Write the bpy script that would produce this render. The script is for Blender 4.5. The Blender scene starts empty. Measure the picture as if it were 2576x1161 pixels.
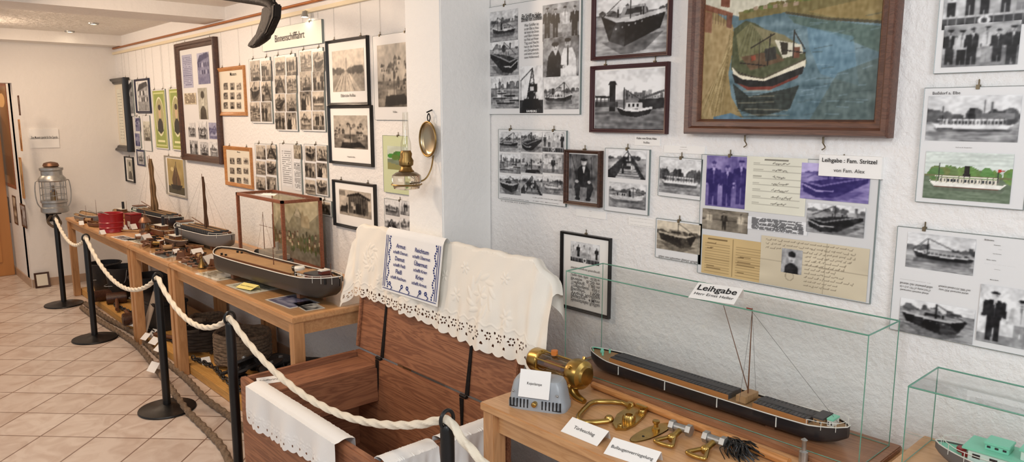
import bpy, bmesh, math, random
import numpy as np
from mathutils import Vector, Matrix
random.seed(7)
pi=math.pi
# ------------------------------------------------------------------ survey / calibration (metric reconstruction of the room)
F=1850.0; CX=1288.0; CY=580.5; TH=math.atan(292/1850.0); cT=math.cos(TH); sT=math.sin(TH)
AZ=math.radians(47.7); fx,fy=-math.sin(AZ),math.cos(AZ); rx,ry=math.cos(AZ),math.sin(AZ)
H=1.7; YW=2.2
def ray(px,py):
    u=px-CX; v=py-CY; a=F*cT-v*sT; z=-F*sT-v*cT
    return a*fx+u*rx, a*fy+u*ry, z
def W(px,py,Y=YW):
    x,y,z=ray(px,py); t=Y/y; return x*t, H+z*t
def T(px,py,Z=0.75):
    x,y,z=ray(px,py); t=(Z-H)/z; return x*t, y*t
def E(px,py,X=-8.5):
    x,y,z=ray(px,py); t=X/x; return y*t, H+z*t
# ------------------------------------------------------------------ materials
def lin(c):
    return tuple(((v/12.92) if v<=0.04045 else ((v+0.055)/1.055)**2.4) for v in c)
def rgb(r,g,b): return lin((r/255,g/255,b/255))
MC={}
def M(name,col,rough=.5,metal=0,var=0,vs=8,bump=0,bs=60,trans=0,emis=0,spec=None,stretch=(1,1,1)):
    if name in MC: return MC[name]
    m=bpy.data.materials.new(name); m.use_nodes=True; nt=m.node_tree; N=nt.nodes; Lk=nt.links
    b=N['Principled BSDF']; c=rgb(*col)
    b.inputs['Base Color'].default_value=(*c,1); b.inputs['Roughness'].default_value=rough; b.inputs['Metallic'].default_value=metal
    if trans: b.inputs['Transmission Weight'].default_value=trans; b.inputs['IOR'].default_value=1.45
    if emis: b.inputs['Emission Color'].default_value=(*c,1); b.inputs['Emission Strength'].default_value=emis
    if var or bump:
        tc=N.new('ShaderNodeTexCoord'); mp=N.new('ShaderNodeMapping'); mp.inputs['Scale'].default_value=stretch
        Lk.new(tc.outputs['Object'],mp.inputs['Vector'])
    if var:
        n=N.new('ShaderNodeTexNoise'); n.inputs['Scale'].default_value=vs; n.inputs['Detail'].default_value=6
        Lk.new(mp.outputs[0],n.inputs['Vector'])
        r=N.new('ShaderNodeValToRGB'); r.color_ramp.elements[0].position=.3; r.color_ramp.elements[1].position=.7
        r.color_ramp.elements[0].color=(*[max(0,x*(1-var)) for x in c],1); r.color_ramp.elements[1].color=(*[min(1,x*(1+var*.5)) for x in c],1)
        Lk.new(n.outputs[0],r.inputs[0]); Lk.new(r.outputs[0],b.inputs['Base Color'])
    if bump:
        n=N.new('ShaderNodeTexNoise'); n.inputs['Scale'].default_value=bs; n.inputs['Detail'].default_value=4
        Lk.new(mp.outputs[0],n.inputs['Vector'])
        bp=N.new('ShaderNodeBump'); bp.inputs['Strength'].default_value=bump; bp.inputs['Distance'].default_value=.01
        Lk.new(n.outputs[0],bp.inputs['Height']); Lk.new(bp.outputs[0],b.inputs['Normal'])
    MC[name]=m; return m
def WOOD(name,c1,c2,rough=.4,axis=0,scale=1.0,dist=1.5,mul=9):
    if name in MC: return MC[name]
    m=bpy.data.materials.new(name); m.use_nodes=True; nt=m.node_tree; N=nt.nodes; Lk=nt.links; b=N['Principled BSDF']
    b.inputs['Roughness'].default_value=rough
    tc=N.new('ShaderNodeTexCoord'); mp=N.new('ShaderNodeMapping'); s=[14*scale]*3; s[axis]=1.3*scale
    mp.inputs['Scale'].default_value=s; Lk.new(tc.outputs['Object'],mp.inputs['Vector'])
    n=N.new('ShaderNodeTexNoise'); n.inputs['Scale'].default_value=1.6; n.inputs['Detail'].default_value=5; n.inputs['Distortion'].default_value=dist
    Lk.new(mp.outputs[0],n.inputs['Vector'])
    mu=N.new('ShaderNodeMath'); mu.operation='MULTIPLY'; mu.inputs[1].default_value=mul; Lk.new(n.outputs[0],mu.inputs[0])
    fr=N.new('ShaderNodeMath'); fr.operation='PINGPONG'; fr.inputs[1].default_value=1; Lk.new(mu.outputs[0],fr.inputs[0])
    r=N.new('ShaderNodeValToRGB'); r.color_ramp.elements[0].color=(*rgb(*c1),1); r.color_ramp.elements[1].color=(*rgb(*c2),1)
    r.color_ramp.elements[0].position=.0; r.color_ramp.elements[1].position=.9
    Lk.new(fr.outputs[0],r.inputs[0]); Lk.new(r.outputs[0],b.inputs['Base Color'])
    MC[name]=m; return m
def GLASS(name='glass_sheet',tint=(.985,.995,.99),fac=.04):
    if name in MC: return MC[name]
    m=bpy.data.materials.new(name); m.use_nodes=True; nt=m.node_tree; N=nt.nodes; Lk=nt.links
    N.remove(N['Principled BSDF']); o=N['Material Output']
    t=N.new('ShaderNodeBsdfTransparent'); t.inputs[0].default_value=(*tint,1)
    g=N.new('ShaderNodeBsdfGlossy'); g.inputs['Roughness'].default_value=.03
    lw=N.new('ShaderNodeLayerWeight'); lw.inputs[0].default_value=.2
    ma=N.new('ShaderNodeMath'); ma.operation='MULTIPLY_ADD'; ma.inputs[1].default_value=.3; ma.inputs[2].default_value=fac*.5
    Lk.new(lw.outputs['Fresnel'],ma.inputs[0])
    mx=N.new('ShaderNodeMixShader'); Lk.new(ma.outputs[0],mx.inputs[0]); Lk.new(t.outputs[0],mx.inputs[1]); Lk.new(g.outputs[0],mx.inputs[2]); Lk.new(mx.outputs[0],o.inputs[0])
    MC[name]=m; return m
def PICM(rough=.35):
    k='printed_picture_%d'%int(rough*100)
    if k in MC: return MC[k]
    m=bpy.data.materials.new(k); m.use_nodes=True; nt=m.node_tree; b=nt.nodes['Principled BSDF']; b.inputs['Roughness'].default_value=rough
    b.inputs['Specular IOR Level'].default_value=.3
    a=nt.nodes.new('ShaderNodeAttribute'); a.attribute_name='Col'; nt.links.new(a.outputs['Color'],b.inputs['Base Color'])
    MC[k]=m; return m
def PLASTER(name,col,bump=.6,scale=70):
    if name in MC: return MC[name]
    m=bpy.data.materials.new(name); m.use_nodes=True; nt=m.node_tree; N=nt.nodes; Lk=nt.links; b=N['Principled BSDF']
    b.inputs['Base Color'].default_value=(*rgb(*col),1); b.inputs['Roughness'].default_value=.75
    tc=N.new('ShaderNodeTexCoord'); n=N.new('ShaderNodeTexNoise'); n.inputs['Scale'].default_value=scale; n.inputs['Detail'].default_value=3; n.inputs['Roughness'].default_value=.6
    v=N.new('ShaderNodeTexVoronoi'); v.inputs['Scale'].default_value=scale*.45; v.feature='SMOOTH_F1'
    Lk.new(tc.outputs['Object'],n.inputs['Vector']); Lk.new(tc.outputs['Object'],v.inputs['Vector'])
    ad=N.new('ShaderNodeMath'); ad.operation='ADD'; Lk.new(n.outputs[0],ad.inputs[0]); Lk.new(v.outputs['Distance'],ad.inputs[1])
    bp=N.new('ShaderNodeBump'); bp.inputs['Strength'].default_value=bump; bp.inputs['Distance'].default_value=.012
    Lk.new(ad.outputs[0],bp.inputs['Height']); Lk.new(bp.outputs[0],b.inputs['Normal'])
    MC[name]=m; return m
white_card=M('white_card',(226,227,228),.35)
paper=M('paper_white',(242,241,238),.6)
cream=M('cream_card',(228,221,204),.6)
black=M('black_enamel',(16,16,17),.35,bump=.05)
iron=M('dark_iron',(34,31,30),.55,.6,var=.4,bump=.4)
brass=M('polished_brass',(186,154,88),.28,1,var=.25,vs=20)
brassd=M('aged_brass',(146,118,72),.38,1,var=.3,vs=25)
clipm=M('dull_clip_metal',(120,108,88),.45,.8)
copper=M('copper_cap',(138,104,84),.42,1,var=.2)
steel=M('galvanised_steel',(172,172,170),.4,.8,var=.2,vs=30)
ink=M('printing_ink',(18,18,20),.7)
inkg=M('grey_ink',(60,60,64),.7)
blueink=M('blue_embroidery',(38,52,120),.8)
oak=WOOD('beech_veneer',(192,144,98),(206,160,114),.32,0,1)
oaky=WOOD('beech_leg_veneer',(182,134,90),(198,150,104),.35,2,1)
chestw=WOOD('old_pine',(128,82,58),(164,112,80),.5,0,.9,1.2,13)
chestv=WOOD('old_pine_end',(122,78,56),(156,106,76),.5,1,.9,1.2,13)
darkwood=WOOD('walnut_moulding',(58,36,26),(84,54,40),.35,0,2)
redwood=WOOD('red_brown_moulding',(116,62,40),(146,84,54),.35,0,2)
orangew=WOOD('light_oak_moulding',(170,114,62),(196,138,82),.4,0,2)
ply=WOOD('yellow_plywood',(196,146,78),(212,164,94),.5,0,1)
blackf=M('black_moulding',(20,18,18),.3)
maroon=M('maroon_moulding',(60,18,22),.35)
navy=M('navy_moulding',(26,30,58),.4)
ropew=M('white_rope',(236,228,210),.8,bump=.3,bs=400)
ropet=M('tarred_hemp_rope',(132,112,92),.9,var=.4,vs=60,bump=.5,bs=300)
glass=GLASS(); glassedge=M('green_glass_edge',(96,150,130),.2,0)
cloth=M('cream_linen',(240,235,224),.85,bump=.12,bs=500)
clothw=M('white_linen',(242,242,240),.85,bump=.12,bs=500)
# ------------------------------------------------------------------ object helpers
COL=bpy.context.scene.collection
def link(o,parent=None):
    COL.objects.link(o)
    if parent is not None: o.parent=parent
    return o
def thing(name,label,cat,loc=(0,0,0),rz=0,group=None,rot=None):
    o=bpy.data.objects.new(name,None); o.empty_display_size=.05; o.location=loc; o.rotation_euler=rot if rot else (0,0,rz)
    COL.objects.link(o); o['label']=label; o['category']=cat
    if group: o['group']=group
    return o
def tag(o,label,cat,group=None):
    o['label']=label; o['category']=cat
    if group: o['group']=group
    return o
def struct(o): o['kind']='structure'; return o
class B:
    def __init__(s): s.v=[]; s.f=[]
    def add(s,vs,fs,mx=None):
        o=len(s.v)
        for p in vs:
            p=Vector(p)
            if mx is not None: p=mx@p
            s.v.append(p)
        for f in fs: s.f.append([i+o for i in f])
        return s
    def box(s,c,d,mx=None,taper=1):
        x,y,z=[k/2 for k in d]; cx,cy,cz=c; t=taper
        vs=[(-x,-y,-z),(x,-y,-z),(x,y,-z),(-x,y,-z),(-x*t,-y*t,z),(x*t,-y*t,z),(x*t,y*t,z),(-x*t,y*t,z)]
        vs=[(a+cx,b+cy,e+cz) for a,b,e in vs]
        return s.add(vs,[(0,3,2,1),(4,5,6,7),(0,1,5,4),(1,2,6,5),(2,3,7,6),(3,0,4,7)],mx)
    def lathe(s,prof,c=(0,0,0),seg=24,mx=None,cap=True):
        vs=[];fs=[];n=len(prof)
        for r,z in prof:
            for k in range(seg):
                a=2*pi*k/seg; vs.append((c[0]+r*math.cos(a),c[1]+r*math.sin(a),c[2]+z))
        for i in range(n-1):
            for k in range(seg):
                k2=(k+1)%seg; fs.append((i*seg+k,i*seg+k2,(i+1)*seg+k2,(i+1)*seg+k))
        if cap:
            fs.append(tuple(reversed(range(seg)))); fs.append(tuple((n-1)*seg+k for k in range(seg)))
        return s.add(vs,fs,mx)
    def cyl(s,p0,p1,r0,r1=None,seg=14):
        r1=r0 if r1 is None else r1
        p0=Vector(p0);p1=Vector(p1);d=p1-p0;L=d.length
        q=d.to_track_quat('Z','Y').to_matrix().to_4x4(); mx=Matrix.Translation(p0)@q
        return s.lathe([(r0,0),(r1,L)],seg=seg,mx=mx)
    def tube(s,pts,r,seg=10,closed=False,lobes=0,pitch=.05,amp=.12,step=None,smooth=True):
        P=[Vector(p) for p in pts]
        if smooth and len(P)>2:
            Q=[];n=len(P)
            rngn=n if closed else n-1
            for i in range(rngn):
                p0=P[(i-1)%n] if (closed or i>0) else P[0]*2-P[1]
                p1=P[i];p2=P[(i+1)%n]
                p3=P[(i+2)%n] if (closed or i+2<n) else P[-1]*2-P[-2]
                for k in range(6):
                    t=k/6
                    Q.append(.5*((2*p1)+(-p0+p2)*t+(2*p0-5*p1+4*p2-p3)*t*t+(-p0+3*p1-3*p2+p3)*t**3))
            if not closed: Q.append(P[-1])
            P=Q
        if step:
            ds=[0]
            for i in range(1,len(P)): ds.append(ds[-1]+(P[i]-P[i-1]).length)
            n=max(2,int(ds[-1]/step)); arr=np.array([list(p) for p in P])
            tt=np.linspace(0,ds[-1],n); P=[Vector((np.interp(t,ds,arr[:,0]),np.interp(t,ds,arr[:,1]),np.interp(t,ds,arr[:,2]))) for t in tt]
        n=len(P); vs=[];fs=[];up=None;acc=0
        for i in range(n):
            a=P[(i-1)%n] if (closed or i>0) else P[0]; b=P[(i+1)%n] if (closed or i<n-1) else P[-1]
            t=(b-a).normalized()
            if up is None:
                up=Vector((0,0,1)) if abs(t.z)<.9 else Vector((1,0,0))
            up=(up-t*up.dot(t)).normalized(); sd=t.cross(up)
            if i>0: acc+=(P[i]-P[i-1]).length
            rr=r(i/(n-1)) if callable(r) else r
            for k in range(seg):
                an=2*pi*k/seg
                q=rr*(1+amp*math.cos(lobes*(an)-2*pi*acc/pitch)) if lobes else rr
                vs.append(P[i]+up*math.cos(an)*q+sd*math.sin(an)*q)
        m=n if closed else n-1
        for i in range(m):
            j=(i+1)%n
            for k in range(seg):
                k2=(k+1)%seg; fs.append((i*seg+k,j*seg+k,j*seg+k2,i*seg+k2))
        if not closed:
            fs.append(tuple(range(seg))); fs.append(tuple(reversed([(n-1)*seg+k for k in range(seg)])))
        return s.add(vs,fs)
    def sph(s,c,r,sc=(1,1,1),seg=16):
        prof=[(max(1e-4,r*math.sin(pi*i/seg)),-r*math.cos(pi*i/seg)) for i in range(seg+1)]
        mx=Matrix.Translation(c)@Matrix.Diagonal((*sc,1))
        return s.lathe(prof,seg=seg+4,mx=mx)
    def prism(s,poly,z0,z1,mx=None):
        n=len(poly); vs=[(x,y,z0) for x,y in poly]+[(x,y,z1) for x,y in poly]
        fs=[tuple(reversed(range(n))),tuple(range(n,2*n))]+[(i,(i+1)%n,n+(i+1)%n,n+i) for i in range(n)]
        return s.add(vs,fs,mx)
    def obj(s,name,mat,parent=None,bevel=0,smooth=True,loc=None,label=None,seg=2):
        me=bpy.data.meshes.new(name); me.from_pydata([tuple(v) for v in s.v],[],s.f); me.update()
        bm=bmesh.new(); bm.from_mesh(me); bmesh.ops.recalc_face_normals(bm,faces=bm.faces)
        if bevel:
            es=[e for e in bm.edges if len(e.link_faces)==2 and e.calc_face_angle(0)>.5]
            bmesh.ops.bevel(bm,geom=es,offset=bevel,segments=seg,affect='EDGES',clamp_overlap=True)
        bm.to_mesh(me); bm.free()
        if smooth:
            me.polygons.foreach_set('use_smooth',[True]*len(me.polygons)); me.set_sharp_from_angle(angle=math.radians(38))
        me.materials.append(mat); o=bpy.data.objects.new(name,me)
        if loc: o.location=loc
        if label: o['label']=label
        return link(o,parent)
def quad(name,pts,mat,parent=None):
    return B().add(pts,[tuple(range(len(pts)))]).obj(name,mat,parent,smooth=False)
def text(s,w,h,mat,parent,loc,rot=(pi/2,0,0),name='lettering',bold=0,align='CENTER'):
    """fit text in w x h, centred on loc"""
    if not s.strip(): return None
    cu=bpy.data.curves.new('t','FONT'); cu.body=s; cu.size=1; cu.offset=bold; cu.align_x='LEFT'; cu.resolution_u=3
    to=bpy.data.objects.new('t',cu); COL.objects.link(to)
    dg=bpy.context.evaluated_depsgraph_get(); me=bpy.data.meshes.new_from_object(to.evaluated_get(dg)); bpy.data.objects.remove(to)
    n=len(me.vertices)
    if n==0: return None
    co=np.zeros(n*3); me.vertices.foreach_get('co',co); co=co.reshape(-1,3)
    mn=co.min(0);mx=co.max(0); k=h/.72*.8
    cw=(mx[0]-mn[0])*k
    kx=k*min(1,w/cw)
    co[:,0]=(co[:,0]-mn[0])*kx; ww=co[:,0].max()
    co[:,0]-= ww/2 if align=='CENTER' else w/2
    co[:,1]=(co[:,1]-.33)*k; co[:,2]=0
    me.vertices.foreach_set('co',co.ravel()); me.update(); me.name=name
    me.materials.clear(); me.materials.append(mat)
    o=bpy.data.objects.new(name,me); o.location=loc; o.rotation_euler=rot
    return link(o,parent)
# ------------------------------------------------------------------ picture rasteriser (per-vertex colour prints)
class C:
    def __init__(s,w,h,bg=.8,res=.003):
        s.nx=max(12,min(280,int(w/res))); s.ny=max(12,min(240,int(h/res)))
        s.X,s.Y=np.meshgrid(np.linspace(0,1,s.nx),np.linspace(0,1,s.ny)); s.asp=w/h
        s.a=np.zeros((s.ny,s.nx,3)); s.a[:]=bg
    def m(s,mask,c,al=1): 
        s.a[mask]=s.a[mask]*(1-al)+np.array(c)*al if np.ndim(c) else s.a[mask]*(1-al)+c*al
    def rect(s,x0,y0,x1,y1,c,al=1): s.m((s.X>=x0)&(s.X<=x1)&(s.Y>=y0)&(s.Y<=y1),c,al)
    def ell(s,cx,cy,rx_,ry_,c,al=1): s.m(((s.X-cx)/rx_)**2+((s.Y-cy)/ry_)**2<=1,c,al)
    def poly(s,pts,c,al=1):
        ins=np.zeros(s.X.shape,bool); n=len(pts)
        for i in range(n):
            x1,y1=pts[i];x2,y2=pts[(i+1)%n]
            if y1==y2: continue
            cnd=((y1>s.Y)!=(y2>s.Y))&(s.X<(x2-x1)*(s.Y-y1)/(y2-y1)+x1); ins^=cnd
        s.m(ins,c,al)
    def line(s,x0,y0,x1,y1,wd,c,al=1):
        dx,dy=x1-x0,y1-y0; L2=dx*dx+dy*dy+1e-9
        t=np.clip(((s.X-x0)*dx+(s.Y-y0)*dy)/L2,0,1)
        d=np.hypot((s.X-x0-t*dx),(s.Y-y0-t*dy)/s.asp)
        s.m(d<max(wd,.55/s.nx),c,al)
    def noise(s,amp,kx=10,ky=10,r=None,mask=None):
        g=r.random((ky+2,kx+2)); yi=s.Y*ky; xi=s.X*kx; y0=yi.astype(int);x0=xi.astype(int);fy_=yi-y0;fx_=xi-x0
        v=(g[y0,x0]*(1-fx_)+g[y0,x0+1]*fx_)*(1-fy_)+(g[y0+1,x0]*(1-fx_)+g[y0+1,x0+1]*fx_)*fy_
        d=((v-.5)*2*amp)[...,None]
        if mask is not None: d=d*mask[...,None]
        s.a=np.clip(s.a+d,0,1)
    def soft(s,r):
        s.noise(.10,7,7,r); s.noise(.09,24,24,r)
        a=s.a; p=np.pad(a,((1,1),(1,1),(0,0)),mode='edge')
        s.a=(a*2+p[:-2,1:-1]+p[2:,1:-1]+p[1:-1,:-2]+p[1:-1,2:])/6
        s.a=np.clip((s.a-.5)*1.15+.5,0,1)
def water(c,r,hy,base):
    c.rect(0,0,1,hy,base); c.noise(.14,5,34,r,(c.Y<hy).astype(float)); c.noise(.08,16,60,r,(c.Y<hy).astype(float))
def skyline(c,r,hy,n=12,hmax=.12,trees=True):
    for i in range(n):
        x=r.random()
        if trees and r.random()<.6: c.ell(x,hy+.01,r.uniform(.04,.1),r.uniform(.03,hmax*.8),r.uniform(.22,.45))
        else:
            w=r.uniform(.04,.12); h=r.uniform(.02,hmax); c.rect(x,hy-.01,x+w,hy+h,r.uniform(.3,.6)); c.poly([(x-.01,hy+h),(x+w+.01,hy+h),(x+w/2,hy+h+.04)],.25)
    c.rect(0,hy-.015,1,hy+.01,.3,.7)
def sc_boat(c,r):
    hy=r.uniform(.5,.7); fl=r.random()<.5
    c.a[:]=r.uniform(.78,.92); water(c,r,hy,r.uniform(.5,.68)); skyline(c,r,hy)
    f=(lambda x:1-x) if fl else (lambda x:x)
    y0=r.uniform(.12,.32); s=r.uniform(.7,1.08); x0=r.uniform(-.08,.08)
    P=lambda L:[(f(.5+x0+(x-.5)*s),y0+y*s) for x,y in L]
    hc=r.choice([.1,.14,.8]); 
    c.poly(P([(.06,-.1),(.9,-.1),(.95,.02),(.05,.02)]),.25,.55)
    c.poly(P([(.04,.25),(.1,.03),(.25,-.01),(.85,0),(.96,.1),(.97,.17),(.6,.13),(.3,.15)]),hc)
    c.poly(P([(.03,.27),(.05,.22),(.3,.125),(.6,.1),(.97,.15),(.97,.18),(.6,.135),(.3,.155)]),.9)
    c.poly(P([(.09,.06),(.25,.015),(.85,.02),(.94,.08),(.95,.06),(.85,-.005),(.25,-.015),(.1,.03)]),.35)
    v=r.integers(0,3)
    if v==0:
        c.poly(P([(.5,.13),(.5,.28),(.78,.28),(.8,.15)]),.8); c.poly(P([(.48,.28),(.8,.28),(.79,.31),(.49,.31)]),.25)
        for k in range(4): c.poly(P([(.53+k*.065,.19),(.565+k*.065,.19),(.565+k*.065,.25),(.53+k*.065,.25)]),.12)
        c.poly(P([(.38,.14),(.39,.4),(.44,.4),(.45,.14)]),.12)
    elif v==1:
        c.poly(P([(.2,.15),(.3,.22),(.7,.21),(.8,.15)]),.3)
        for k in range(8): a=P([(.26+k*.06,.15),(.26+k*.06,.22)]); c.line(*a[0],*a[1],.003,.7)
        c.poly(P([(.8,.15),(.8,.25),(.92,.25),(.92,.16)]),.65); c.poly(P([(.82,.18),(.82,.23),(.86,.23),(.86,.18)]),.1)
    else:
        c.poly(P([(.35,.14),(.36,.24),(.85,.24),(.87,.15)]),.7); c.poly(P([(.4,.24),(.42,.34),(.6,.34),(.61,.24)]),.85); c.poly(P([(.66,.22),(.65,.46),(.72,.46),(.72,.22)]),.1)
        for k in range(7): c.poly(P([(.39+k*.065,.17),(.42+k*.065,.17),(.42+k*.065,.21),(.39+k*.065,.21)]),.1)
    mx_=r.uniform(.2,.35); mt=r.uniform(.5,.75)
    a=P([(mx_,.15),(mx_,mt)]); c.line(*a[0],*a[1],.006,.12); b=P([(.05,.26),(.9,.18)]); c.line(*a[1],*b[0],.003,.2); c.line(*a[1],*b[1],.003,.25)
    if r.random()<.5: b=P([(.9,.1),(.9,.4)]); c.line(*b[0],*b[1],.004,.15)
    for k in range(r.integers(1,5)): q=P([(r.uniform(.15,.85),.17)])[0]; c.rect(q[0]-.008,q[1],q[0]+.008,q[1]+.07*s,.1 if r.random()<.6 else .8); c.ell(q[0],q[1]+.085*s,.009,.014,.65)
def sc_bow(c,r):
    hy=r.uniform(.6,.78); fl=r.random()<.5; f=(lambda x:1-x) if fl else (lambda x:x)
    c.a[:]=.88; water(c,r,hy,.6); skyline(c,r,hy,12,.14)
    P=lambda L:[(f(x),y) for x,y in L]
    c.poly(P([(.1,.2),(.4,-.02),(.7,.04),(.95,.3)]),.3,.7)
    if r.random()<.5:
        c.poly(P([(.08,.62),(.2,.22),(.42,.12),(.9,.35),(.97,.6),(.55,.5),(.3,.5)]),.08)
        c.poly(P([(.2,.22),(.42,.12),(.44,.48),(.3,.5)]),.2)
        c.poly(P([(.08,.64),(.3,.5),(.55,.49),(.97,.58),(.97,.64),(.55,.56),(.3,.57)]),.8)
        c.poly(P([(.35,.56),(.4,.72),(.7,.74),(.72,.6)]),.55); c.poly(P([(.42,.6),(.45,.69),(.65,.7),(.66,.62)]),.15)
        for k in range(5): c.ell(f(.3+k*.09),.4+.02*k,.012,.016,.6)
    else:
        c.poly(P([(.02,.45),(.05,.2),(.25,.05),(.55,.1),(.98,.55),(.98,.68),(.6,.55),(.3,.5)]),.1)
        c.poly(P([(.02,.47),(.3,.36),(.6,.5),(.98,.66),(.98,.7),(.6,.6),(.3,.52)]),.6); c.poly(P([(.1,.47),(.32,.41),(.62,.55),(.9,.66),(.55,.62),(.3,.55)]),.18)
        c.poly(P([(.02,.4),(.25,.22),(.5,.25),(.5,.28),(.25,.26),(.02,.44)]),.85); c.poly(P([(.7,.64),(.7,.78),(.85,.78),(.86,.66)]),.7)
    q=P([(.5,.55),(.5,.97)]); c.line(*q[0],*q[1],.008,.12); q2=P([(.1,.6)]); c.line(*q[1],*q2[0],.004,.2)
    for k in range(3): x=r.uniform(.3,.8); c.rect(x,.58,x+.02,.7,.12); c.ell(x+.01,.72,.014,.02,.7)
def sc_deck(c,r):
    c.a[:]=.62; c.noise(.2,8,8,r); fl=r.random()<.5; f=(lambda x:1-x) if fl else (lambda x:x)
    c.rect(0,.72,1,1,.88); skyline(c,r,.72,9,.12); P=lambda L:[(f(x),y) for x,y in L]
    c.poly(P([(.0,.0),(.35,.75),(.6,.78),(1,.25),(1,0)]),.18); c.poly(P([(.12,.0),(.4,.68),(.5,.68),(.8,0)]),.68)
    for k in range(7):
        y=.08+k*.085; c.line(f(.1+y*.4),y,f(.78-y*.36),y,.008,.25)
    c.poly(P([(.3,.35),(.32,.62),(.58,.62),(.6,.35)]),.1); c.ell(f(.43),.7,.05,.06,.75); c.rect(min(f(.38),f(.5)),.44,max(f(.38),f(.5)),.55,.6)
    q=P([(.45,.6),(.47,1)]); c.line(*q[0],*q[1],.012,.08); c.line(f(.47),.98,f(.95),.2,.004,.2); c.line(f(.47),.95,f(.1),.3,.004,.2)
    for k in range(2): fig(c,r.uniform(.2,.8),.15,.4,r.random()<.5,True,r)
def fig(c,x,y,h,dark,hat,r,col=None):
    k=1/c.asp; w=h*.12*k; body=.1 if dark else .85; leg=.12 if (dark or r.random()<.4) else .6
    c.poly([(x-w*1.0,y),(x-w*.15,y),(x,y+h*.4),(x+w*.15,y),(x+w*1.0,y),(x+w*1.0,y+h*.5),(x-w*1.0,y+h*.5)],leg)
    c.poly([(x-w*.6,y+h*.84),(x+w*.6,y+h*.84),(x+w*1.35,y+h*.78),(x+w*1.05,y+h*.45),(x-w*1.05,y+h*.45),(x-w*1.35,y+h*.78)],body)
    for sg in(-1,1):
        c.line(x+sg*w*1.3,y+h*.78,x+sg*w*1.5,y+h*.5,w*.3,body*.85+.03); c.ell(x+sg*w*1.5,y+h*.47,w*.25,h*.025,.75)
    c.poly([(x-w*.3,y+h*.84),(x+w*.3,y+h*.84),(x,y+h*.66)],.92 if dark else .6); c.line(x,y+h*.8,x,y+h*.5,w*.07,.4,.6)
    c.ell(x,y+h*.915,w*.52,h*.075,.78); c.ell(x+w*.2,y+h*.9,w*.3,h*.055,.6,.6)
    c.ell(x-w*.17,y+h*.925,w*.08,h*.01,.2); c.ell(x+w*.17,y+h*.925,w*.08,h*.01,.2); c.line(x-w*.15,y+h*.88,x+w*.15,y+h*.88,w*.04,.35)
    if hat: c.ell(x,y+h*.975,w*.66,h*.028,.08); c.rect(x-w*.5,y+h*.955,x+w*.55,y+h*.97,.15)
    else: c.ell(x,y+h*.97,w*.52,h*.035,.22)
def sc_people(c,r,n=3):
    c.a[:]=r.uniform(.45,.75); c.noise(.15,9,9,r); c.rect(0,0,1,.2,.5); 
    for k in range(4): x=r.random(); c.rect(x,.2,x+.12,r.uniform(.5,1),r.uniform(.3,.8),.6)
    c.line(0,.5,1,.52,.006,.2)
    for i in range(n): fig(c,(i+.5)/n+r.uniform(-.02,.02),r.uniform(.02,.1),r.uniform(.74,.88),r.random()<.6,r.random()<.5,r)
def sc_crew(c,r):
    c.a[:]=.72; c.rect(0,.6,1,1,.85); c.noise(.1,6,6,r); 
    for i in range(5): fig(c,.1+i*.2+r.uniform(-.03,.03),.25+r.uniform(-.03,.03),r.uniform(.56,.66),r.random()<.55,r.random()<.6,r)
    c.rect(0,0,1,.22,.25); c.rect(0,.2,1,.24,.8); 
    for k in range(9): c.line(.06+k*.11,.0,.06+k*.11,.22,.004,.6)
    c.ell(.5,.12,.07,.07*c.asp,.9); c.ell(.5,.12,.035,.035*c.asp,.3)
def sc_couple(c,r):
    c.a[:]=.5; c.noise(.2,8,8,r)
    c.poly([(.1,0),(.15,.5),(.25,.66),(.45,.66),(.55,.4),(.55,0)],.1); c.poly([(.5,0),(.52,.5),(.6,.72),(.82,.72),(.92,.5),(.95,0)],.88)
    c.ell(.36,.75,.085,.1,.78); c.ell(.35,.83,.1,.055,.1); c.ell(.7,.82,.08,.1,.74); c.ell(.7,.91,.085,.05,.1); c.poly([(.3,.66),(.42,.66),(.37,.52)],.85); c.line(.7,.7,.7,.3,.02,.15)
    for x,y in ((.33,.765),(.39,.765),(.67,.835),(.73,.835)): c.ell(x,y,.012,.012,.15)
    c.line(.34,.7,.39,.7,.006,.3); c.line(.68,.76,.73,.76,.006,.3); c.poly([(.3,.35),(.6,.28),(.6,.2),(.25,.25)],.12); c.ell(.6,.24,.04,.04,.75)
def sc_seated(c,r):
    c.a[:]=.4; c.noise(.2,8,8,r); c.rect(0,0,1,.25,.6); c.rect(.1,.1,.9,.36,.5); c.line(.1,.95,.3,.4,.01,.15); c.line(.75,.95,.8,.3,.012,.2)
    c.poly([(.3,.4),(.3,.68),(.42,.76),(.6,.76),(.72,.66),(.7,.4)],.1); c.poly([(.25,.42),(.75,.42),(.85,.3),(.72,.06),(.62,.06),(.62,.3),(.4,.3),(.36,.06),(.26,.06),(.18,.3)],.15)
    c.ell(.51,.83,.09,.07,.78); c.ell(.51,.89,.12,.03,.08); c.rect(.4,.87,.63,.885,.12); c.ell(.28,.42,.06,.035,.75); c.ell(.7,.42,.06,.035,.75); c.poly([(.45,.75),(.57,.75),(.51,.58)],.88)
    c.ell(.31,.05,.09,.03,.08); c.ell(.67,.05,.09,.03,.08); c.ell(.48,.84,.012,.008,.2); c.ell(.55,.84,.012,.008,.2)
def sc_house(c,r):
    c.a[:]=.88; c.rect(0,0,1,.3,.55); c.poly([(.0,.25),(.0,.7),(1,.85),(1,.2)],.6); c.poly([(0,.68),(.2,.92),(.9,1),(1,.85)],.25)
    for i in range(6):
        for j in range(2): c.rect(.06+i*.16,.32+j*.22,.14+i*.16,.46+j*.22,.1 if r.random()<.7 else .9)
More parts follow.
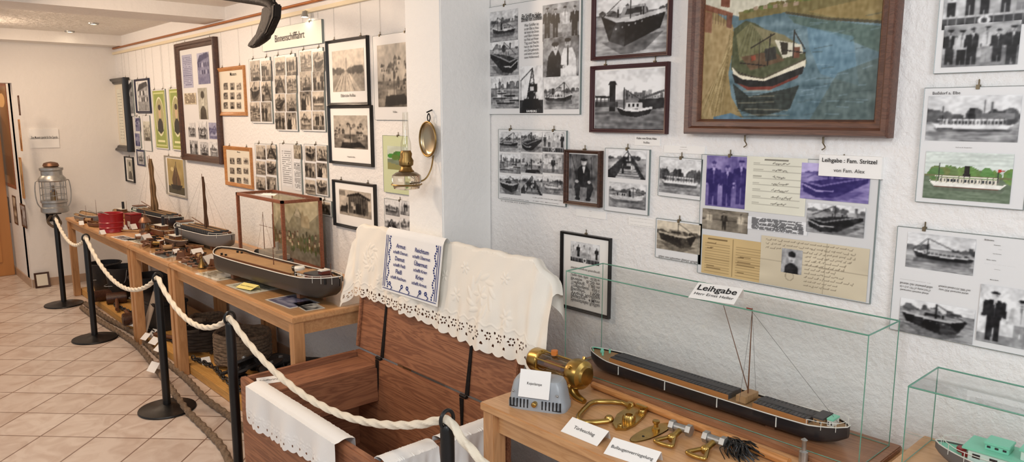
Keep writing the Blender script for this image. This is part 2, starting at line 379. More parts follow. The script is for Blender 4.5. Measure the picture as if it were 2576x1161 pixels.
def sc_shack(c,r):
    c.a[:]=.82; c.rect(0,0,1,.3,.65); c.poly([(.3,.12),(.3,.75),(.62,.85),(.9,.7),(.9,.12)],.35); c.poly([(.22,.72),(.3,.82),(.63,.95),(.98,.75),(.95,.68),(.62,.85)],.1)
    for k in range(8): c.line(.33+k*.07,.15,.33+k*.07,.72,.004,.15)
    c.rect(.55,.12,.7,.5,.08); c.rect(.38,.4,.48,.55,.75); c.poly([(.02,.1),(.06,.35),(.22,.35),(.25,.1)],.2); c.rect(0,.78,.2,.95,.2,.5)
    fig(c,.24,.08,.4,True,True,r); fig(c,.48,.1,.4,False,True,r); fig(c,.78,.08,.38,True,False,r)
def sc_land(c,r):
    c.a[:]=.85; c.rect(0,0,1,.5,.62); c.poly([(0,.0),(.35,.5),(.5,.5),(.9,0)],.82)
    for i in range(14):
        x=r.random(); c.ell(x,.5,r.uniform(.03,.12),r.uniform(.03,.1),.3)
    c.poly([(.6,.45),(.7,.62),(.95,.62),(1,.45)],.25); c.line(.45,.5,.45,.8,.006,.3)
    for i in range(5): c.line(.1+.15*i,.02,.38+.02*i,.5,.006,.45)
def sc_town(c,r):
    c.a[:]=.78; water(c,r,.42,.5)
    for i in range(30):
        x=r.random(); y=r.uniform(.25,.7); s=r.uniform(.03,.1); c.rect(x,y,x+s,y+s,r.uniform(.25,.9)); c.poly([(x-.01,y+s),(x+s+.01,y+s),(x+s/2,y+s*1.7)],r.uniform(.12,.35)); c.rect(x+s*.3,y+s*.3,x+s*.6,y+s*.7,.1)
    c.poly([(.2,.0),(.25,.18),(.8,.2),(.95,.05)],.1); c.poly([(.3,.18),(.32,.28),(.55,.28),(.56,.19)],.75); c.line(.5,.2,.5,.7,.008,.1)
def sc_harbour(c,r):
    hy=.62; c.a[:]=.86; water(c,r,hy,.55); skyline(c,r,hy,16,.2,False)
    for k in range(6):
        x=r.uniform(-.1,.8); y=.52-k*.075; s=.28+.09*k; c.poly([(x,y+.07*s*2),(x+.06,y),(x+s*.9,y),(x+s,y+.06)],r.uniform(.06,.25)); c.poly([(x+s*.4,y+.04),(x+s*.4,y+.12),(x+s*.7,y+.12),(x+s*.7,y+.04)],r.uniform(.55,.9)); c.line(x+s*.3,y+.04,x+s*.3,y+.4,.004,.12); c.line(x,y+.06,x+s,y+.055,.004,.85)
def sc_tugtown(c,r):
    hy=.5; c.a[:]=.9; water(c,r,hy,.55); c.rect(0,0,1,.3,.4,.6); c.noise(.1,5,30,r,(c.Y<.3).astype(float))
    for k in range(14): x=.42+k*.04; h=r.uniform(.05,.17); c.rect(x,hy,x+.045,hy+h,r.uniform(.35,.7)); c.rect(x+.01,hy+h*.4,x+.02,hy+h*.6,.2)
    c.line(0,.56,.3,.54,.012,.2); 
    for k in range(4): c.line(.03+k*.06,.56,.03+k*.06,.42,.006,.15)
    c.rect(.22,.3,.31,.78,.06); c.poly([(.2,.76),(.33,.76),(.3,.82),(.23,.82)],.1); c.rect(0,.38,.35,.47,.2,.8)
    c.poly([(.58,.28),(1,.36),(1,.52),(.66,.5),(.6,.36)],.18); c.poly([(.7,.5),(1,.62),(1,.66),(.7,.54)],.3)
    c.poly([(.33,.36),(.4,.24),(.62,.2),(.8,.26),(.84,.36),(.62,.32),(.45,.33)],.12); c.poly([(.33,.38),(.45,.31),(.62,.29),(.84,.34),(.84,.38),(.62,.335),(.45,.35)],.92)
    c.poly([(.46,.35),(.47,.45),(.7,.45),(.71,.34)],.85); c.rect(.5,.38,.53,.43,.1); c.rect(.56,.38,.59,.43,.1); c.rect(.62,.38,.65,.43,.1); c.line(.44,.34,.44,.7,.005,.1); c.line(.44,.68,.82,.38,.003,.2)
def sc_steamer(c,r,col=False):
    g=(lambda v,q: q if col else v)
    c.a[:]=np.array(g(.85,(.82,.86,.84))) if col else .85; hy=.5; 
    if col: c.rect(0,0,1,hy,(.42,.48,.4)); c.noise(.08,5,34,r)
    else: water(c,r,hy,.62)
    for i in range(22): x=r.random(); c.ell(x,hy+.04,r.uniform(.04,.1),r.uniform(.05,.2),g(r.uniform(.2,.4),(.36+r.random()*.1,.46+r.random()*.12,.3)))
    c.rect(0,hy-.02,1,hy+.02,g(.3,(.45,.46,.32)))
    c.poly([(.08,.3),(.94,.28),(.9,.2),(.13,.2)],g(.2,(.35,.38,.33)),.6)
    c.poly([(.06,.4),(.12,.28),(.88,.27),(.95,.38),(.9,.36),(.12,.37)],g(.93,(.93,.93,.9))); c.poly([(.12,.285),(.88,.275),(.87,.26),(.13,.265)],g(.2,(.45,.3,.25)))
    c.rect(.18,.36,.84,.46,g(.8,(.88,.86,.8))); c.poly([(.12,.47),(.88,.47),(.86,.5),(.14,.5)],g(.95,(.96,.95,.9)))
    for k in range(16): c.rect(.2+k*.04,.38,.222+k*.04,.44,g(.15,(.2,.22,.25)))
    for k in range(12): c.line(.15+k*.065,.36,.15+k*.065,.48,.002,g(.4,(.5,.5,.45)))
    c.poly([(.46,.5),(.47,.72),(.53,.72),(.54,.5)],g(.12,(.15,.13,.12))); c.line(.18,.4,.18,.75,.004,.2); c.line(.85,.4,.85,.68,.004,.2); c.poly([(.85,.68),(.93,.66),(.85,.62)],g(.4,(.7,.2,.15)))
def sc_bridge(c,r):
    sc_steamer(c,r)
    c.poly([(0,.42),(0,.72),(.3,.6),(.3,.55),(.26,.42),(.22,.55),(.14,.58),(.1,.42)],.4); c.rect(.62,.52,.64,.9,.35); c.rect(.7,.52,.72,.85,.4); c.poly([(.6,.5),(.6,.62),(.95,.62),(.95,.5)],.45)
def sc_men(c,r):
    c.a[:]=.86; c.rect(0,0,1,.16,.6); c.noise(.06,6,6,r)
    fig(c,.28,.04,.86,True,True,r); fig(c,.75,.02,.8,False,True,r); c.ell(.28,.79,.05,.05,.8); c.ell(.52,.4,.03,.02,.7)
def sc_crane(c,r):
    c.a[:]=.9; c.rect(0,0,1,.28,.15); c.noise(.06,9,9,r)
    c.line(.3,.25,.55,.95,.02,.1); c.line(.7,.25,.55,.95,.02,.1); c.line(.55,.95,.05,.7,.014,.12); c.line(.05,.7,.05,.3,.006,.12)
    for k in range(6): c.line(.3+.04*k,.25+.12*k,.7-.025*k,.3+.12*k,.01,.15)
    c.rect(.4,.45,.75,.62,.08); c.poly([(.05,.1),(.2,.3),(.8,.3),(.95,.1)],.04); c.ell(.5,.38,.14,.1,.08); c.rect(.45,.48,.6,.56,.8)
def sc_portrait(c,r):
    c.a[:]=.65; c.poly([(.15,0),(.2,.3),(.4,.42),(.6,.42),(.8,.3),(.85,0)],.12); c.ell(.5,.62,.16,.2,.8); c.ell(.5,.78,.19,.12,.15); c.ell(.45,.64,.02,.015,.2); c.ell(.56,.64,.02,.015,.2); c.line(.46,.52,.54,.52,.01,.4)
def sc_doc(c,r,hand=False):
    c.a[:]=.95; c.noise(.04,4,5,r); y=.92
    while y>.06:
        x=.08
        while x<.9:
            wl=r.uniform(.04,.13)
            if r.random()<.88: c.line(x,y,min(.94,x+wl),y+(r.uniform(-.008,.008) if hand else 0),.003,.4 if hand else .25,.7)
            x+=wl+.025
        y-=.055 if not hand else .085
def sc_form(c,r):
    c.a[:]=.95; c.noise(.03,4,5,r)
    for k in range(7):
        y=.86-k*.12; c.line(.12,y,.9,y-.0,.002,.7); c.line(.12,y+.03,.12+r.uniform(.1,.2),y+.03,.002,.6,.8); x=.45
        while x<.45+r.uniform(.2,.4): c.line(x,y+.03,x+.03,y+.03+r.uniform(-.03,.03),.003,.35,.8); x+=.03
    c.line(.3,.95,.7,.95,.006,.4)
def sc_letter(c,r):
    c.a[:]=.93; c.noise(.07,4,5,r); c.line(0,.52,1,.5,.003,.7); c.line(.62,0,.63,1,.003,.7)
    for k in range(11):
        y=.93-k*.082; x=.05 if k<3 else .44; xe=.92-r.uniform(0,.2)
        while x<xe:
            w=r.uniform(.015,.05); c.line(x,y,x+w,y+r.uniform(-.015,.015),.0012,.45,.75); c.line(x+w,y,x+w+.006,y+.025,.0012,.45,.75); x+=w+.02
    c.ell(.3,.25,.045,.045*c.asp,.65); c.ell(.3,.25,.035,.035*c.asp,.88)
def sc_table(c,r):
    c.a[:]=.93; c.noise(.05,4,5,r); c.rect(.49,.02,.51,.98,.45); 
    for k in range(12):
        y=.08+k*.065; c.line(.05,y,.45,y,.002,.65); c.line(.55,y,.95,y,.002,.65)
        if r.random()<.5: c.line(.08,y+.02,.08+r.uniform(.1,.3),y+.025,.003,.35)
        if r.random()<.5: c.line(.58,y+.02,.58+r.uniform(.1,.3),y+.025,.003,.35)
    c.line(.1,.92,.4,.92,.01,.35)
TINT={'bw':((.03,.03,.04),(.93,.94,.95)),'sepia':((.12,.1,.08),(.88,.84,.76)),'purple':((.14,.1,.36),(.76,.72,.9)),'yellow':((.3,.22,.12),(.84,.74,.54)),
 'warm':((.07,.06,.05),(.86,.82,.76)),'letter':((.25,.2,.15),(.86,.82,.72)),'cream':((.2,.18,.15),(.92,.92,.86)),'green':((.15,.2,.05),(.75,.78,.45)),'violet2':((.12,.12,.3),(.72,.73,.82))}
SC=dict(boat=sc_boat,bow=sc_bow,deck=sc_deck,people=sc_people,crew=sc_crew,couple=sc_couple,seated=sc_seated,house=sc_house,shack=sc_shack,land=sc_land,town=sc_town,harbour=sc_harbour,tugtown=sc_tugtown,steamer=sc_steamer,bridge=sc_bridge,men=sc_men,crane=sc_crane,portrait=sc_portrait,doc=sc_doc,form=sc_form,letter=sc_letter,table=sc_table)
def gridmesh(name,arr,w,h,parent,loc,mat,rot=(0,0,0)):
    ny,nx,_=arr.shape; X,Z=np.meshgrid(np.linspace(-w/2,w/2,nx),np.linspace(-h/2,h/2,ny))
    co=np.stack([X,np.zeros_like(X),Z],-1).reshape(-1,3); idx=np.arange(nx*ny).reshape(ny,nx)
    q=np.stack([idx[:-1,:-1],idx[:-1,1:],idx[1:,1:],idx[1:,:-1]],-1).reshape(-1,4)
    me=bpy.data.meshes.new(name); me.from_pydata(co.tolist(),[],q.tolist())
    a=np.clip(arr.reshape(-1,3),0,1); a=np.where(a<=.04045,a/12.92,((a+.055)/1.055)**2.4)
    at=me.color_attributes.new('Col','FLOAT_COLOR','POINT'); at.data.foreach_set('color',np.concatenate([a,np.ones((len(a),1))],1).ravel())
    me.materials.append(mat); o=bpy.data.objects.new(name,me); o.location=loc; o.rotation_euler=rot
    return link(o,parent)
SEED=[11]
def photo(kind,tint,w,h,parent,loc,res=.003,name='photograph',rot=(0,0,0),rough=.35,**kw):
    SEED[0]+=1; r=np.random.default_rng(SEED[0]); c=C(w,h,.8,res)
    if callable(kind): kind(c,r)
    else:
        SC[kind](c,r,**kw)
        if kind not in('doc','form','letter','table'): c.soft(r)
    a=c.a
    if tint!='color':
        lo,hi=[np.array(t) for t in TINT[tint]]; a=lo+(hi-lo)*a
    return gridmesh(name,a,w,h,parent,loc,PICM(rough),rot)
def ring(name,w,h,fw,d,mat,parent,y=0):
    """mitred moulding around rectangle w x h (outer), back at y, sticking out to y-d"""
    prof=[(0,0),(0,-d*.8),(fw*.12,-d),(fw*.4,-d*.93),(fw*.55,-d*.7),(fw*.85,-d*.62),(fw,-d*.4),(fw,0)]
    vs=[];fs=[];n=len(prof)
    for sx,sz in ((-1,-1),(1,-1),(1,1),(-1,1)):
        for a,b in prof: vs.append((sx*(w/2-a),y+b,sz*(h/2-a)))
    for k in range(4):
        k2=(k+1)%4
        for i in range(n): 
            j=(i+1)%n; fs.append((k*n+i,k2*n+i,k2*n+j,k*n+j))
    return B().add(vs,fs).obj(name,mat,parent)
edgem=M('glass_edge_dark',(120,132,130),.2)
def hang(name,label,cat,TL,BR,frame=None,pics=(),texts=(),base=white_card,off=0.0,thick=.009,wire=None,clips=True,res=.0025,group=None,Y=YW,tilt=0):
    x0,z1=W(*TL,Y=Y); x1,z0=W(*BR,Y=Y); w=x1-x0; h=z1-z0; cx=(x0+x1)/2; cz=(z0+z1)/2
    root=thing(name,label,cat,(cx,Y-off,z0),group=group,rot=(0,tilt,0))
    if frame:
        fw,fm,fd=frame; ring('frame',w,h,fw,fd,fm,root,0).location=(0,0,h/2); bw,bh=w-2*fw*.9,h-2*fw*.9; thick=fd*.35
    else: bw,bh=w,h
    B().box((0,-thick/2,h/2),(bw,thick,bh)).obj('mount' if frame else 'backing_card',base,root,smooth=False)
    if not frame and clips and thick>.005: ring('glass_border',w+.002,h+.002,.0035,thick+.0015,edgem,root,0).location=(0,0,h/2)
    for k,p in enumerate(pics):
        a0,b1=W(p[0],p[1],Y=Y); a1,b0=W(p[2],p[3],Y=Y); kw=p[6] if len(p)>6 else {}
        nm='document' if p[4] in('doc','table','form','letter') else 'photograph'
        photo(p[4],p[5],a1-a0,b1-b0,root,((a0+a1)/2-cx,-thick-.0012-.0006*(k%3),(b0+b1)/2-z0),res=res,name=nm,**kw)
    for t in texts:
        a0,b1=W(t[0],t[1],Y=Y); a1,b0=W(t[2],t[3],Y=Y)
        text(t[4],a1-a0,b1-b0,t[5] if len(t)>5 else ink,root,((a0+a1)/2-cx,-thick-.0032,(b0+b1)/2-z0),bold=t[6] if len(t)>6 else .003)
    if clips:
        xs=(0,) if w<.3 else (-w*.32,w*.32)
        for xx in xs:
            B().box((xx,-thick*.6,h),(.009,max(thick,.004)+.005,.012)).cyl((xx,-.004,h+.004),(xx,-.004,h+.02),.002,seg=8).obj('clip',clipm,root,bevel=.001)
            if wire: B().cyl((xx,-.003,h+.015),(xx,-.003,max(h+.03,wire-z0)),.0008,seg=6).obj('hanging_wire',steel,root)
    return root
# ------------------------------------------------------------------ room shell
wallm=PLASTER('white_rough_plaster',(236,235,234),.36,105); wallf=PLASTER('white_smooth_plaster',(234,230,225),.2,45); ceilm=PLASTER('stucco_ceiling',(234,230,223),.8,35)
def flr():
    m=bpy.data.materials.new('beige_marble_tiles'); m.use_nodes=True; nt=m.node_tree; N=nt.nodes; Lk=nt.links; b=N['Principled BSDF']
    tc=N.new('ShaderNodeTexCoord'); mp=N.new('ShaderNodeMapping'); mp.inputs['Rotation'].default_value=(0,0,math.radians(45)); Lk.new(tc.outputs['Object'],mp.inputs[0])
    bt=N.new('ShaderNodeTexBrick'); bt.offset=0; bt.squash=1; bt.inputs['Scale'].default_value=1; bt.inputs['Brick Width'].default_value=.3; bt.inputs['Row Height'].default_value=.3
    bt.inputs['Mortar Size'].default_value=.0045; bt.inputs['Mortar Smooth'].default_value=.2; bt.inputs['Bias'].default_value=0
    bt.inputs['Color1'].default_value=(*rgb(220,208,198),1); bt.inputs['Color2'].default_value=(*rgb(210,196,185),1); bt.inputs['Mortar'].default_value=(*rgb(136,112,98),1)
    Lk.new(mp.outputs[0],bt.inputs[0])
    n=N.new('ShaderNodeTexNoise'); n.inputs['Scale'].default_value=7; n.inputs['Detail'].default_value=6; n.inputs['Distortion'].default_value=1.2; Lk.new(mp.outputs[0],n.inputs[0])
    r=N.new('ShaderNodeValToRGB'); r.color_ramp.elements[0].position=.35; r.color_ramp.elements[0].color=(.82,.76,.73,1); r.color_ramp.elements[1].position=.6; r.color_ramp.elements[1].color=(1,1,1,1); Lk.new(n.outputs[0],r.inputs[0])
    mx=N.new('ShaderNodeMix'); mx.data_type='RGBA'; mx.blend_type='MULTIPLY'; mx.inputs[0].default_value=1; Lk.new(bt.outputs[0],mx.inputs[6]); Lk.new(r.outputs[0],mx.inputs[7]); Lk.new(mx.outputs[2],b.inputs['Base Color'])
    b.inputs['Roughness'].default_value=.3
    bp=N.new('ShaderNodeBump'); bp.invert=True; bp.inputs['Strength'].default_value=.3; bp.inputs['Distance'].default_value=.004; Lk.new(bt.outputs['Fac'],bp.inputs['Height']); Lk.new(bp.outputs[0],b.inputs['Normal'])
    return m
XE=-8.5; ZC=2.48
struct(B().box((-4,.1,-.05),(13,4.6,.1)).obj('floor',flr(),smooth=False))
struct(B().box((-4,.1,ZC+.05),(13,4.6,.1)).obj('ceiling',ceilm,smooth=False))
struct(B().box((-4,YW+.1,ZC/2),(13,.2,ZC)).obj('wall_north',wallm,smooth=False))
YD=1.28
b=B().box((XE-.1,(YD+YW)/2,ZC/2),(.2,YW-YD,ZC)).box((XE-.1,(-2.2+YD)/2,(2.0+ZC)/2),(.2,YD+2.2,ZC-2.0)).box((XE-.1,-1.2,1.0),(.2,2.0,2.0))
struct(b.obj('wall_west',wallf,smooth=False))
struct(B().box((-9.5,YD+.1,1.24),(1.8,.2,ZC)).obj('wall_passage',wallf,smooth=False))
struct(B().box((-10.45,0,1.24),(.1,4,ZC)).obj('wall_far',wallf,smooth=False))
struct(B().box((-2.69,(1.92+YW)/2,ZC/2),(.263,YW-1.92,ZC)).obj('wall_pilaster',PLASTER('white_pilaster_plaster',(242,241,238),.2,80),bevel=.006))
basem=M('beige_baseboard_tile',(186,158,134),.4,var=.15)
struct(B().box((XE+.006,(YD+YW)/2,.04),(.012,YW-YD,.08)).obj('baseboard_west',basem,smooth=False))
struct(B().box((-9.45,YD-.006,.04),(1.86,.012,.08)).obj('baseboard_passage',basem,smooth=False))
struct(B().box((-3.3,YW-.006,.04),(10.3,.012,.08)).obj('baseboard_north',basem,smooth=False))
struct(B().box((XE+.14,0,2.43),(.28,4.4,.1)).obj('trim_1',wallf,smooth=False))
struct(B().box((-5.75,0,2.435),(.4,4.4,.09)).obj('trim_2',wallf,smooth=False))
struct(B().box((-5.7,YW-.012,2.32),(5.6,.024,.022)).obj('trim_3',M('cream_rail',(228,214,184),.4),smooth=False))
struct(B().cyl((-8.5,YW-.012,2.37),(-2.9,YW-.012,2.37),.009).obj('trim_4',M('copper_pipe',(178,112,60),.35,.6)))
d=B().box((-9.35,.86,.98),(.04,.8,1.96)).box((-9.32,.86,.5),(.02,.6,.7)).box((-9.32,.86,1.45),(.02,.6,.8)).obj('door_1',M('orange_pine_door',(190,130,72),.35,var=.25,vs=5,stretch=(1,1,.1)),bevel=.006); struct(d)
# ------------------------------------------------------------------ ceiling spots
glow=M('halogen_glow',(255,236,205),.5,emis=30)
def spotlight(x,y,z=ZC):
    r=thing('ceiling_spotlight','small round recessed halogen spotlight in the stucco ceiling','ceiling light',(x,y,z),group='recessed ceiling spotlights')
    B().lathe([(.026,-.012),(.04,-.012),(.043,-.004),(.043,0),(.026,0)],cap=False).obj('trim_ring',steel,r)
    B().lathe([(.001,-.008),(.024,-.008),(.024,-.004)],cap=False).obj('lamp',glow,r)
for p in ((235,58),(175,78)): spotlight(*T(*p,Z=ZC))
x,z=W(762,28,Y=YW-.05); r=thing('rail_spotlight','small halogen spotlight clamped above the picture rail','spotlight',(x,YW-.04,z)); B().cyl((0,.04,0),(0,0,0),.006).lathe([(.012,0),(.022,-.03),(.022,-.034)],cap=False).obj('spotlight_housing',steel,r); B().lathe([(.001,-.03),(.018,-.03),(.018,-.026)],cap=False).obj('lamp',glow,r)
# ------------------------------------------------------------------ wall pictures, warm section
R2=.0045
def fpic(TL,BR,fm,fw,lab,pics,base=paper,depth=.02,off=0,texts=(),wire=2.32,res=R2,name='framed_photograph',tilt=0):
    return hang(name,lab,'framed picture',TL,BR,frame=(fw,fm,depth),pics=pics,base=base,off=off,texts=texts,wire=wire,res=res,tilt=tilt)
fpic((281,200),(340,382),blackf,.06,'tall black frame with cream mount on the white wall',[(300,225,322,360,'doc','cream')],base=cream,depth=.07)
fpic((341,200),(383,284),navy,.02,'small navy framed photograph of a half-timbered house',[(346,207,378,278,'house','bw')])
hang('photo_card','unframed black and white house photograph on card','photograph',(322,202),(341,292),pics=[(324,206,340,285,'house','bw')],wire=2.32,res=R2)
hang('photo_card','white card with two small photographs','photograph',(340,292),(358,372),pics=[(342,296,356,330,'house','violet2'),(342,335,356,368,'people','violet2')],res=R2)
hang('document_sheet','white printed sheet pinned on the wall','document',(360,290),(385,380),pics=[(362,305,383,355,'town','cream')],res=R2,wire=2.32)
def greenp(c,r):
    c.a[:]=(.62,.66,.3); c.rect(.05,.03,.95,.97,(.8,.82,.56)); c.rect(.09,.06,.91,.94,(.56,.62,.3)); c.ell(.5,.55,.36,.34,(.88,.88,.74)); c.ell(.5,.55,.33,.31,(.66,.64,.46))
    c.poly([(.25,.3),(.3,.45),(.42,.52),(.58,.52),(.7,.45),(.75,.3),(.5,.25)],(.12,.12,.1)); c.ell(.5,.62,.11,.11,(.78,.68,.55)); c.ell(.5,.71,.12,.05,(.2,.15,.1)); c.rect(.2,.1,.8,.14,(.9,.9,.7))
for a in ((384,226,428,376),(427,222,471,380)):
    hang('portrait_poster','green poster with an oval portrait of a man in dark clothing','poster',a[:2],a[2:],pics=[(a[0]+2,a[1]+3,a[2]-2,a[3]-3,greenp,'color')],wire=2.32,res=R2,group='green portrait posters',off=.004 if a[0]>400 else 0)
fpic((450,112),(567,413),darkwood,.055,'large dark wooden frame with collage of photographs and documents',
  [(462,140,492,220,'doc','violet2'),(500,135,535,210,'house','violet2'),(468,235,500,262,'doc','letter'),(502,222,530,300,'portrait','cream'),(478,308,498,345,'boat','bw'),(503,305,528,350,'boat','bw'),(530,308,552,350,'boat','violet2'),(482,352,504,390,'people','bw'),(508,356,530,392,'town','bw'),(533,356,554,395,'boat','bw')],base=white_card,depth=.045,off=0)
hang('photo_card','blue tinted town photographs mounted on card','photograph',(345,375),(368,418),pics=[(348,380,366,414,'boat','bw')],res=R2,base=M('navy_card',(50,55,90),.6))
fpic((316,392),(342,460),blackf,.015,'small black framed picture above the table',[(321,400,338,452,'portrait','cream')])
def sail(c,r):
    c.a[:]=(.68,.6,.38); c.noise(.06,5,5,r); c.rect(0,0,1,.22,(.3,.28,.2)); c.poly([(.55,.2),(.5,.85),(.25,.4),(.3,.22)],(.35,.25,.15)); c.poly([(.58,.2),(.56,.8),(.8,.35),(.78,.22)],(.4,.28,.16)); c.poly([(.15,.25),(.25,.12),(.75,.12),(.9,.27)],(.12,.09,.07)); c.line(.55,.1,.55,.92,.012,(.1,.08,.06)); c.ell(.3,.7,.1,.06,(.85,.78,.55))
fpic((417,390),(473,499),M('silver_moulding',(170,165,155),.4),.015,'painting of a sailing barge in a thin silver frame',[(422,397,468,492,sail,'color')],name='framed_painting')
def g9(x0,y0,x1,y1,nx,ny,kinds,tint,gap=.12):
    L=[];w=(x1-x0)/nx;h=(y1-y0)/ny
    for j in range(ny):
        for i in range(nx): L.append((x0+i*w+w*gap/2,y0+j*h+h*gap/2,x0+(i+1)*w-w*gap/2,y0+(j+1)*h-h*gap/2,kinds[(i+j*nx)%len(kinds)],tint))
    return L
fpic((549,172),(624,291),orangew,.028,'light oak frame with small portrait photographs in rows',g9(562,205,612,277,3,3,['house','portrait','boat'],'warm',gap=.3),base=cream,texts=[(575,182,604,190,'Museum')])
fpic((567,366),(640,476),orangew,.028,'light oak frame with rows of small photographs',g9(578,392,630,466,3,3,['people','house','boat'],'warm',gap=.3),base=cream,texts=[(585,378,622,386,'Museum')],wire=None)
def coll(TL,BR,nx,ny,kinds,lab,wire=2.32,tint='bw',dx=2,off=0,res=R2,name='photo_collage',base=white_card):
    return hang(name,lab,'photo collage',TL,BR,pics=g9(TL[0]+dx,TL[1]+dx+1,BR[0]-dx,BR[1]-dx-1,nx,ny,kinds,tint,gap=.06),wire=wire,res=res,off=off,base=base)
K=['boat','crew','deck','harbour','bow','town','people','couple','steamer']
coll((629,150),(690,310),2,3,['town','crew','bow','deck','harbour','people'],'white board with six photographs of river barges',tint='warm')
coll((692,141),(753,330),2,4,K,'board with two columns of boat and crew photographs',tint='warm')
coll((755,127),(823,331),2,4,K[3:]+K[:3],'board with boat, quay and crew photographs',tint='warm')
coll((644,360),(702,484),2,3,K[1:],'board with six boat photographs',wire=None,tint='warm')
coll((768,362),(830,494),2,3,K[4:],'board with crew and boat photographs',wire=None,tint='warm')
coll((800,500),(838,545),1,1,K[2:],'small card with one boat photograph',wire=None,tint='warm')
hang('document_sheet','sheet with typed history text and a small colour photograph','document',(706,360),(764,490),pics=[(710,372,740,470,'doc','bw'),(742,364,762,400,'people','sepia'),(742,404,762,480,'doc','bw')],res=R2)
fpic((825,104),(934,264),blackf,.017,'black framed landscape photograph of a river landing',[(838,130,921,228,'land','warm')],depth=.022,texts=[(860,236,900,244,'Elbbrücke Roßlau')])
fpic((830,266),(943,420),blackf,.017,'black framed photograph of a lock and harbour',[(842,290,929,376,'town','warm')],depth=.022,texts=[(865,390,910,398,'Anlegestelle Roßlau'),],wire=None)
fpic((842,450),(951,588),blackf,.017,'black framed photograph of a wooden hut with workers',[(856,474,938,552,'shack','warm')],depth=.022,wire=None)
hang('photo_card','large white card with a photograph of a festive crowd and building','photograph',(941,92),(1045,302),pics=[(952,115,1040,268,'town','warm')],wire=2.32,res=R2,texts=[(985,278,1012,284,'Roßlau')])
def green(c,r):
    c.a[:]=(.78,.82,.76); c.rect(0,0,1,.45,(.45,.5,.42)); c.noise(.05,5,9,r)
    for i in range(14): c.ell(r.random(),.55+r.uniform(-.05,.15),.15,.1,(.25+r.random()*.15,.4+r.random()*.15,.2))
    c.poly([(0,0),(0,.3),(.5,.2),(1,0)],(.55,.55,.35))
hang('photo_card','pale green card with a colour photograph of the river bank','photograph',(966,340),(1046,492),pics=[(978,366,1040,430,green,'color')],base=M('pale_green_card',(200,210,170),.6),res=R2)
hang('photo_collage','white card with four black and white boat photographs','photo collage',(970,498),(1050,592),pics=g9(972,501,1048,590,2,2,K,'bw',gap=.05),res=R2)
hang('wall_sign','white wall sign reading Binnenschifffahrt in dark letters','sign',(663,78),(816,108),texts=[(697,87,772,98,'Binnenschifffahrt',inkg,.0)],wire=2.32,thick=.014,clips=True,base=M('sign_board_white',(246,243,232),.5))
y0,z1=E(72,324);y1,z0=E(150,371)
r=thing('notice_sign','small white notice with one line of bold text','sign',(XE,(y0+y1)/2,z0),rot=(0,0,pi/2))
B().box((0,-.006,(z1-z0)*.75),(y1-y0,.012,(z1-z0)*.48)).obj('upper_card',paper,r,smooth=False); B().box((0,-.004,(z1-z0)*.24),(y1-y0,.008,(z1-z0)*.46)).obj('lower_card',paper,r,smooth=False)
text('Eine Museum spende für Ihre Spende',(y1-y0)*.9,.03,ink,r,(0,-.013,(z1-z0)*.56),bold=.01)
def pas(px0,py0,px1,py1,fm,kind,tint,lab,fw=.02):
    hang('framed_picture',lab,'framed picture',(px0,py0),(px1,py1),frame=(fw,fm,.006),pics=[(px0+.8,py0+4,px1-.8,py1-4,kind,tint)],Y=YD,clips=False,res=.008)
def gold(c,r):
    c.a[:]=(.52,.4,.29); c.noise(.15,3,4,r); c.rect(.1,.1,.9,.3,(.38,.27,.19)); c.poly([(.1,.3),(.3,.7),(.7,.6),(.9,.3)],(.44,.33,.24)); c.ell(.5,.85,.3,.07,(.85,.7,.5))  # pale ellipse near the top is a highlight painted into the picture
pas(-14,212,42,476,redwood,gold,'color','large brown framed picture in the doorway passage',.04)
pas(45,240,53,290,darkwood,'land','sepia','small framed picture beside the doorway'); pas(46,300,58,380,orangew,'portrait','sepia','small framed portrait beside the doorway')
pas(48,395,64,500,orangew,'land','yellow','light framed picture beside the doorway')
pas(10,490,28,560,darkwood,'portrait','sepia','small dark framed picture low on the passage wall'); pas(31,490,47,566,darkwood,'boat','sepia','small dark framed boat picture low on the passage wall'); pas(51,510,69,575,darkwood,'people','bw','small dark framed group photograph low on the passage wall')
# ------------------------------------------------------------------ wall pictures, cool section
hang('photo_collage','laminated board with crew and boat photographs around a typed text','photo collage',(1234,20),(1462,287),
 pics=[(1237,32,1307,100,'boat','bw'),(1237,108,1309,188,'bow','bw'),(1240,194,1310,272,'harbour','bw'),(1312,168,1370,284,'crane','bw'),(1370,15,1460,96,'people','bw',{'n':4}),(1371,98,1460,190,'couple','bw'),(1373,192,1460,274,'boat','bw')],
 texts=[(1318,36,1366,43,'Ein Schiff im Hafen',ink,.02),(1316,44,1368,51,'Stimmen vom Schiffleben',ink,.02)]+[(1324,60+i*9,1360,65+i*9,t,inkg) for i,t in enumerate(['Wer Schiffer ist','an der Elbe zu Haus','der kennt den Strom','und fährt hinaus','bei Wind und Wetter','Tag und Nacht','hat er die Fracht','ans Ziel gebracht','und kehrt zurück','zum Hafenrand'])]+[(1325,276,1360,283,'HAMBURG',white_card,.03)],wire=2.4)
fpic((1497,-22),(1689,140),maroon,.016,'maroon framed photograph of barges at a snowy bank',[(1504,-16,1682,128,'bow','bw')],depth=.022,res=.0022,wire=2.4)
fpic((1493,167),(1682,337),maroon,.016,'maroon framed photograph of a tug in front of a town',[(1502,180,1673,326,'tugtown','bw')],depth=.022,res=.0022,wire=None)
hang('photo_collage','laminated board with nine black and white boat photographs','photo collage',(1258,325),(1426,519),pics=g9(1260,330,1424,492,3,3,['boat','bow','crew','harbour','town','people','bow','deck','boat'],'bw',gap=.03),
 texts=[(1265,497,1335,503,'1. Verladung der Arbeitsgeräte 1939',inkg),(1265,505,1335,511,'2. Schiff im Hafen',inkg),(1345,497,1420,503,'3. Bei Torgau und auf der Elbe 1952',inkg),(1345,505,1410,511,'4. Mit der Mannschaft',inkg)])
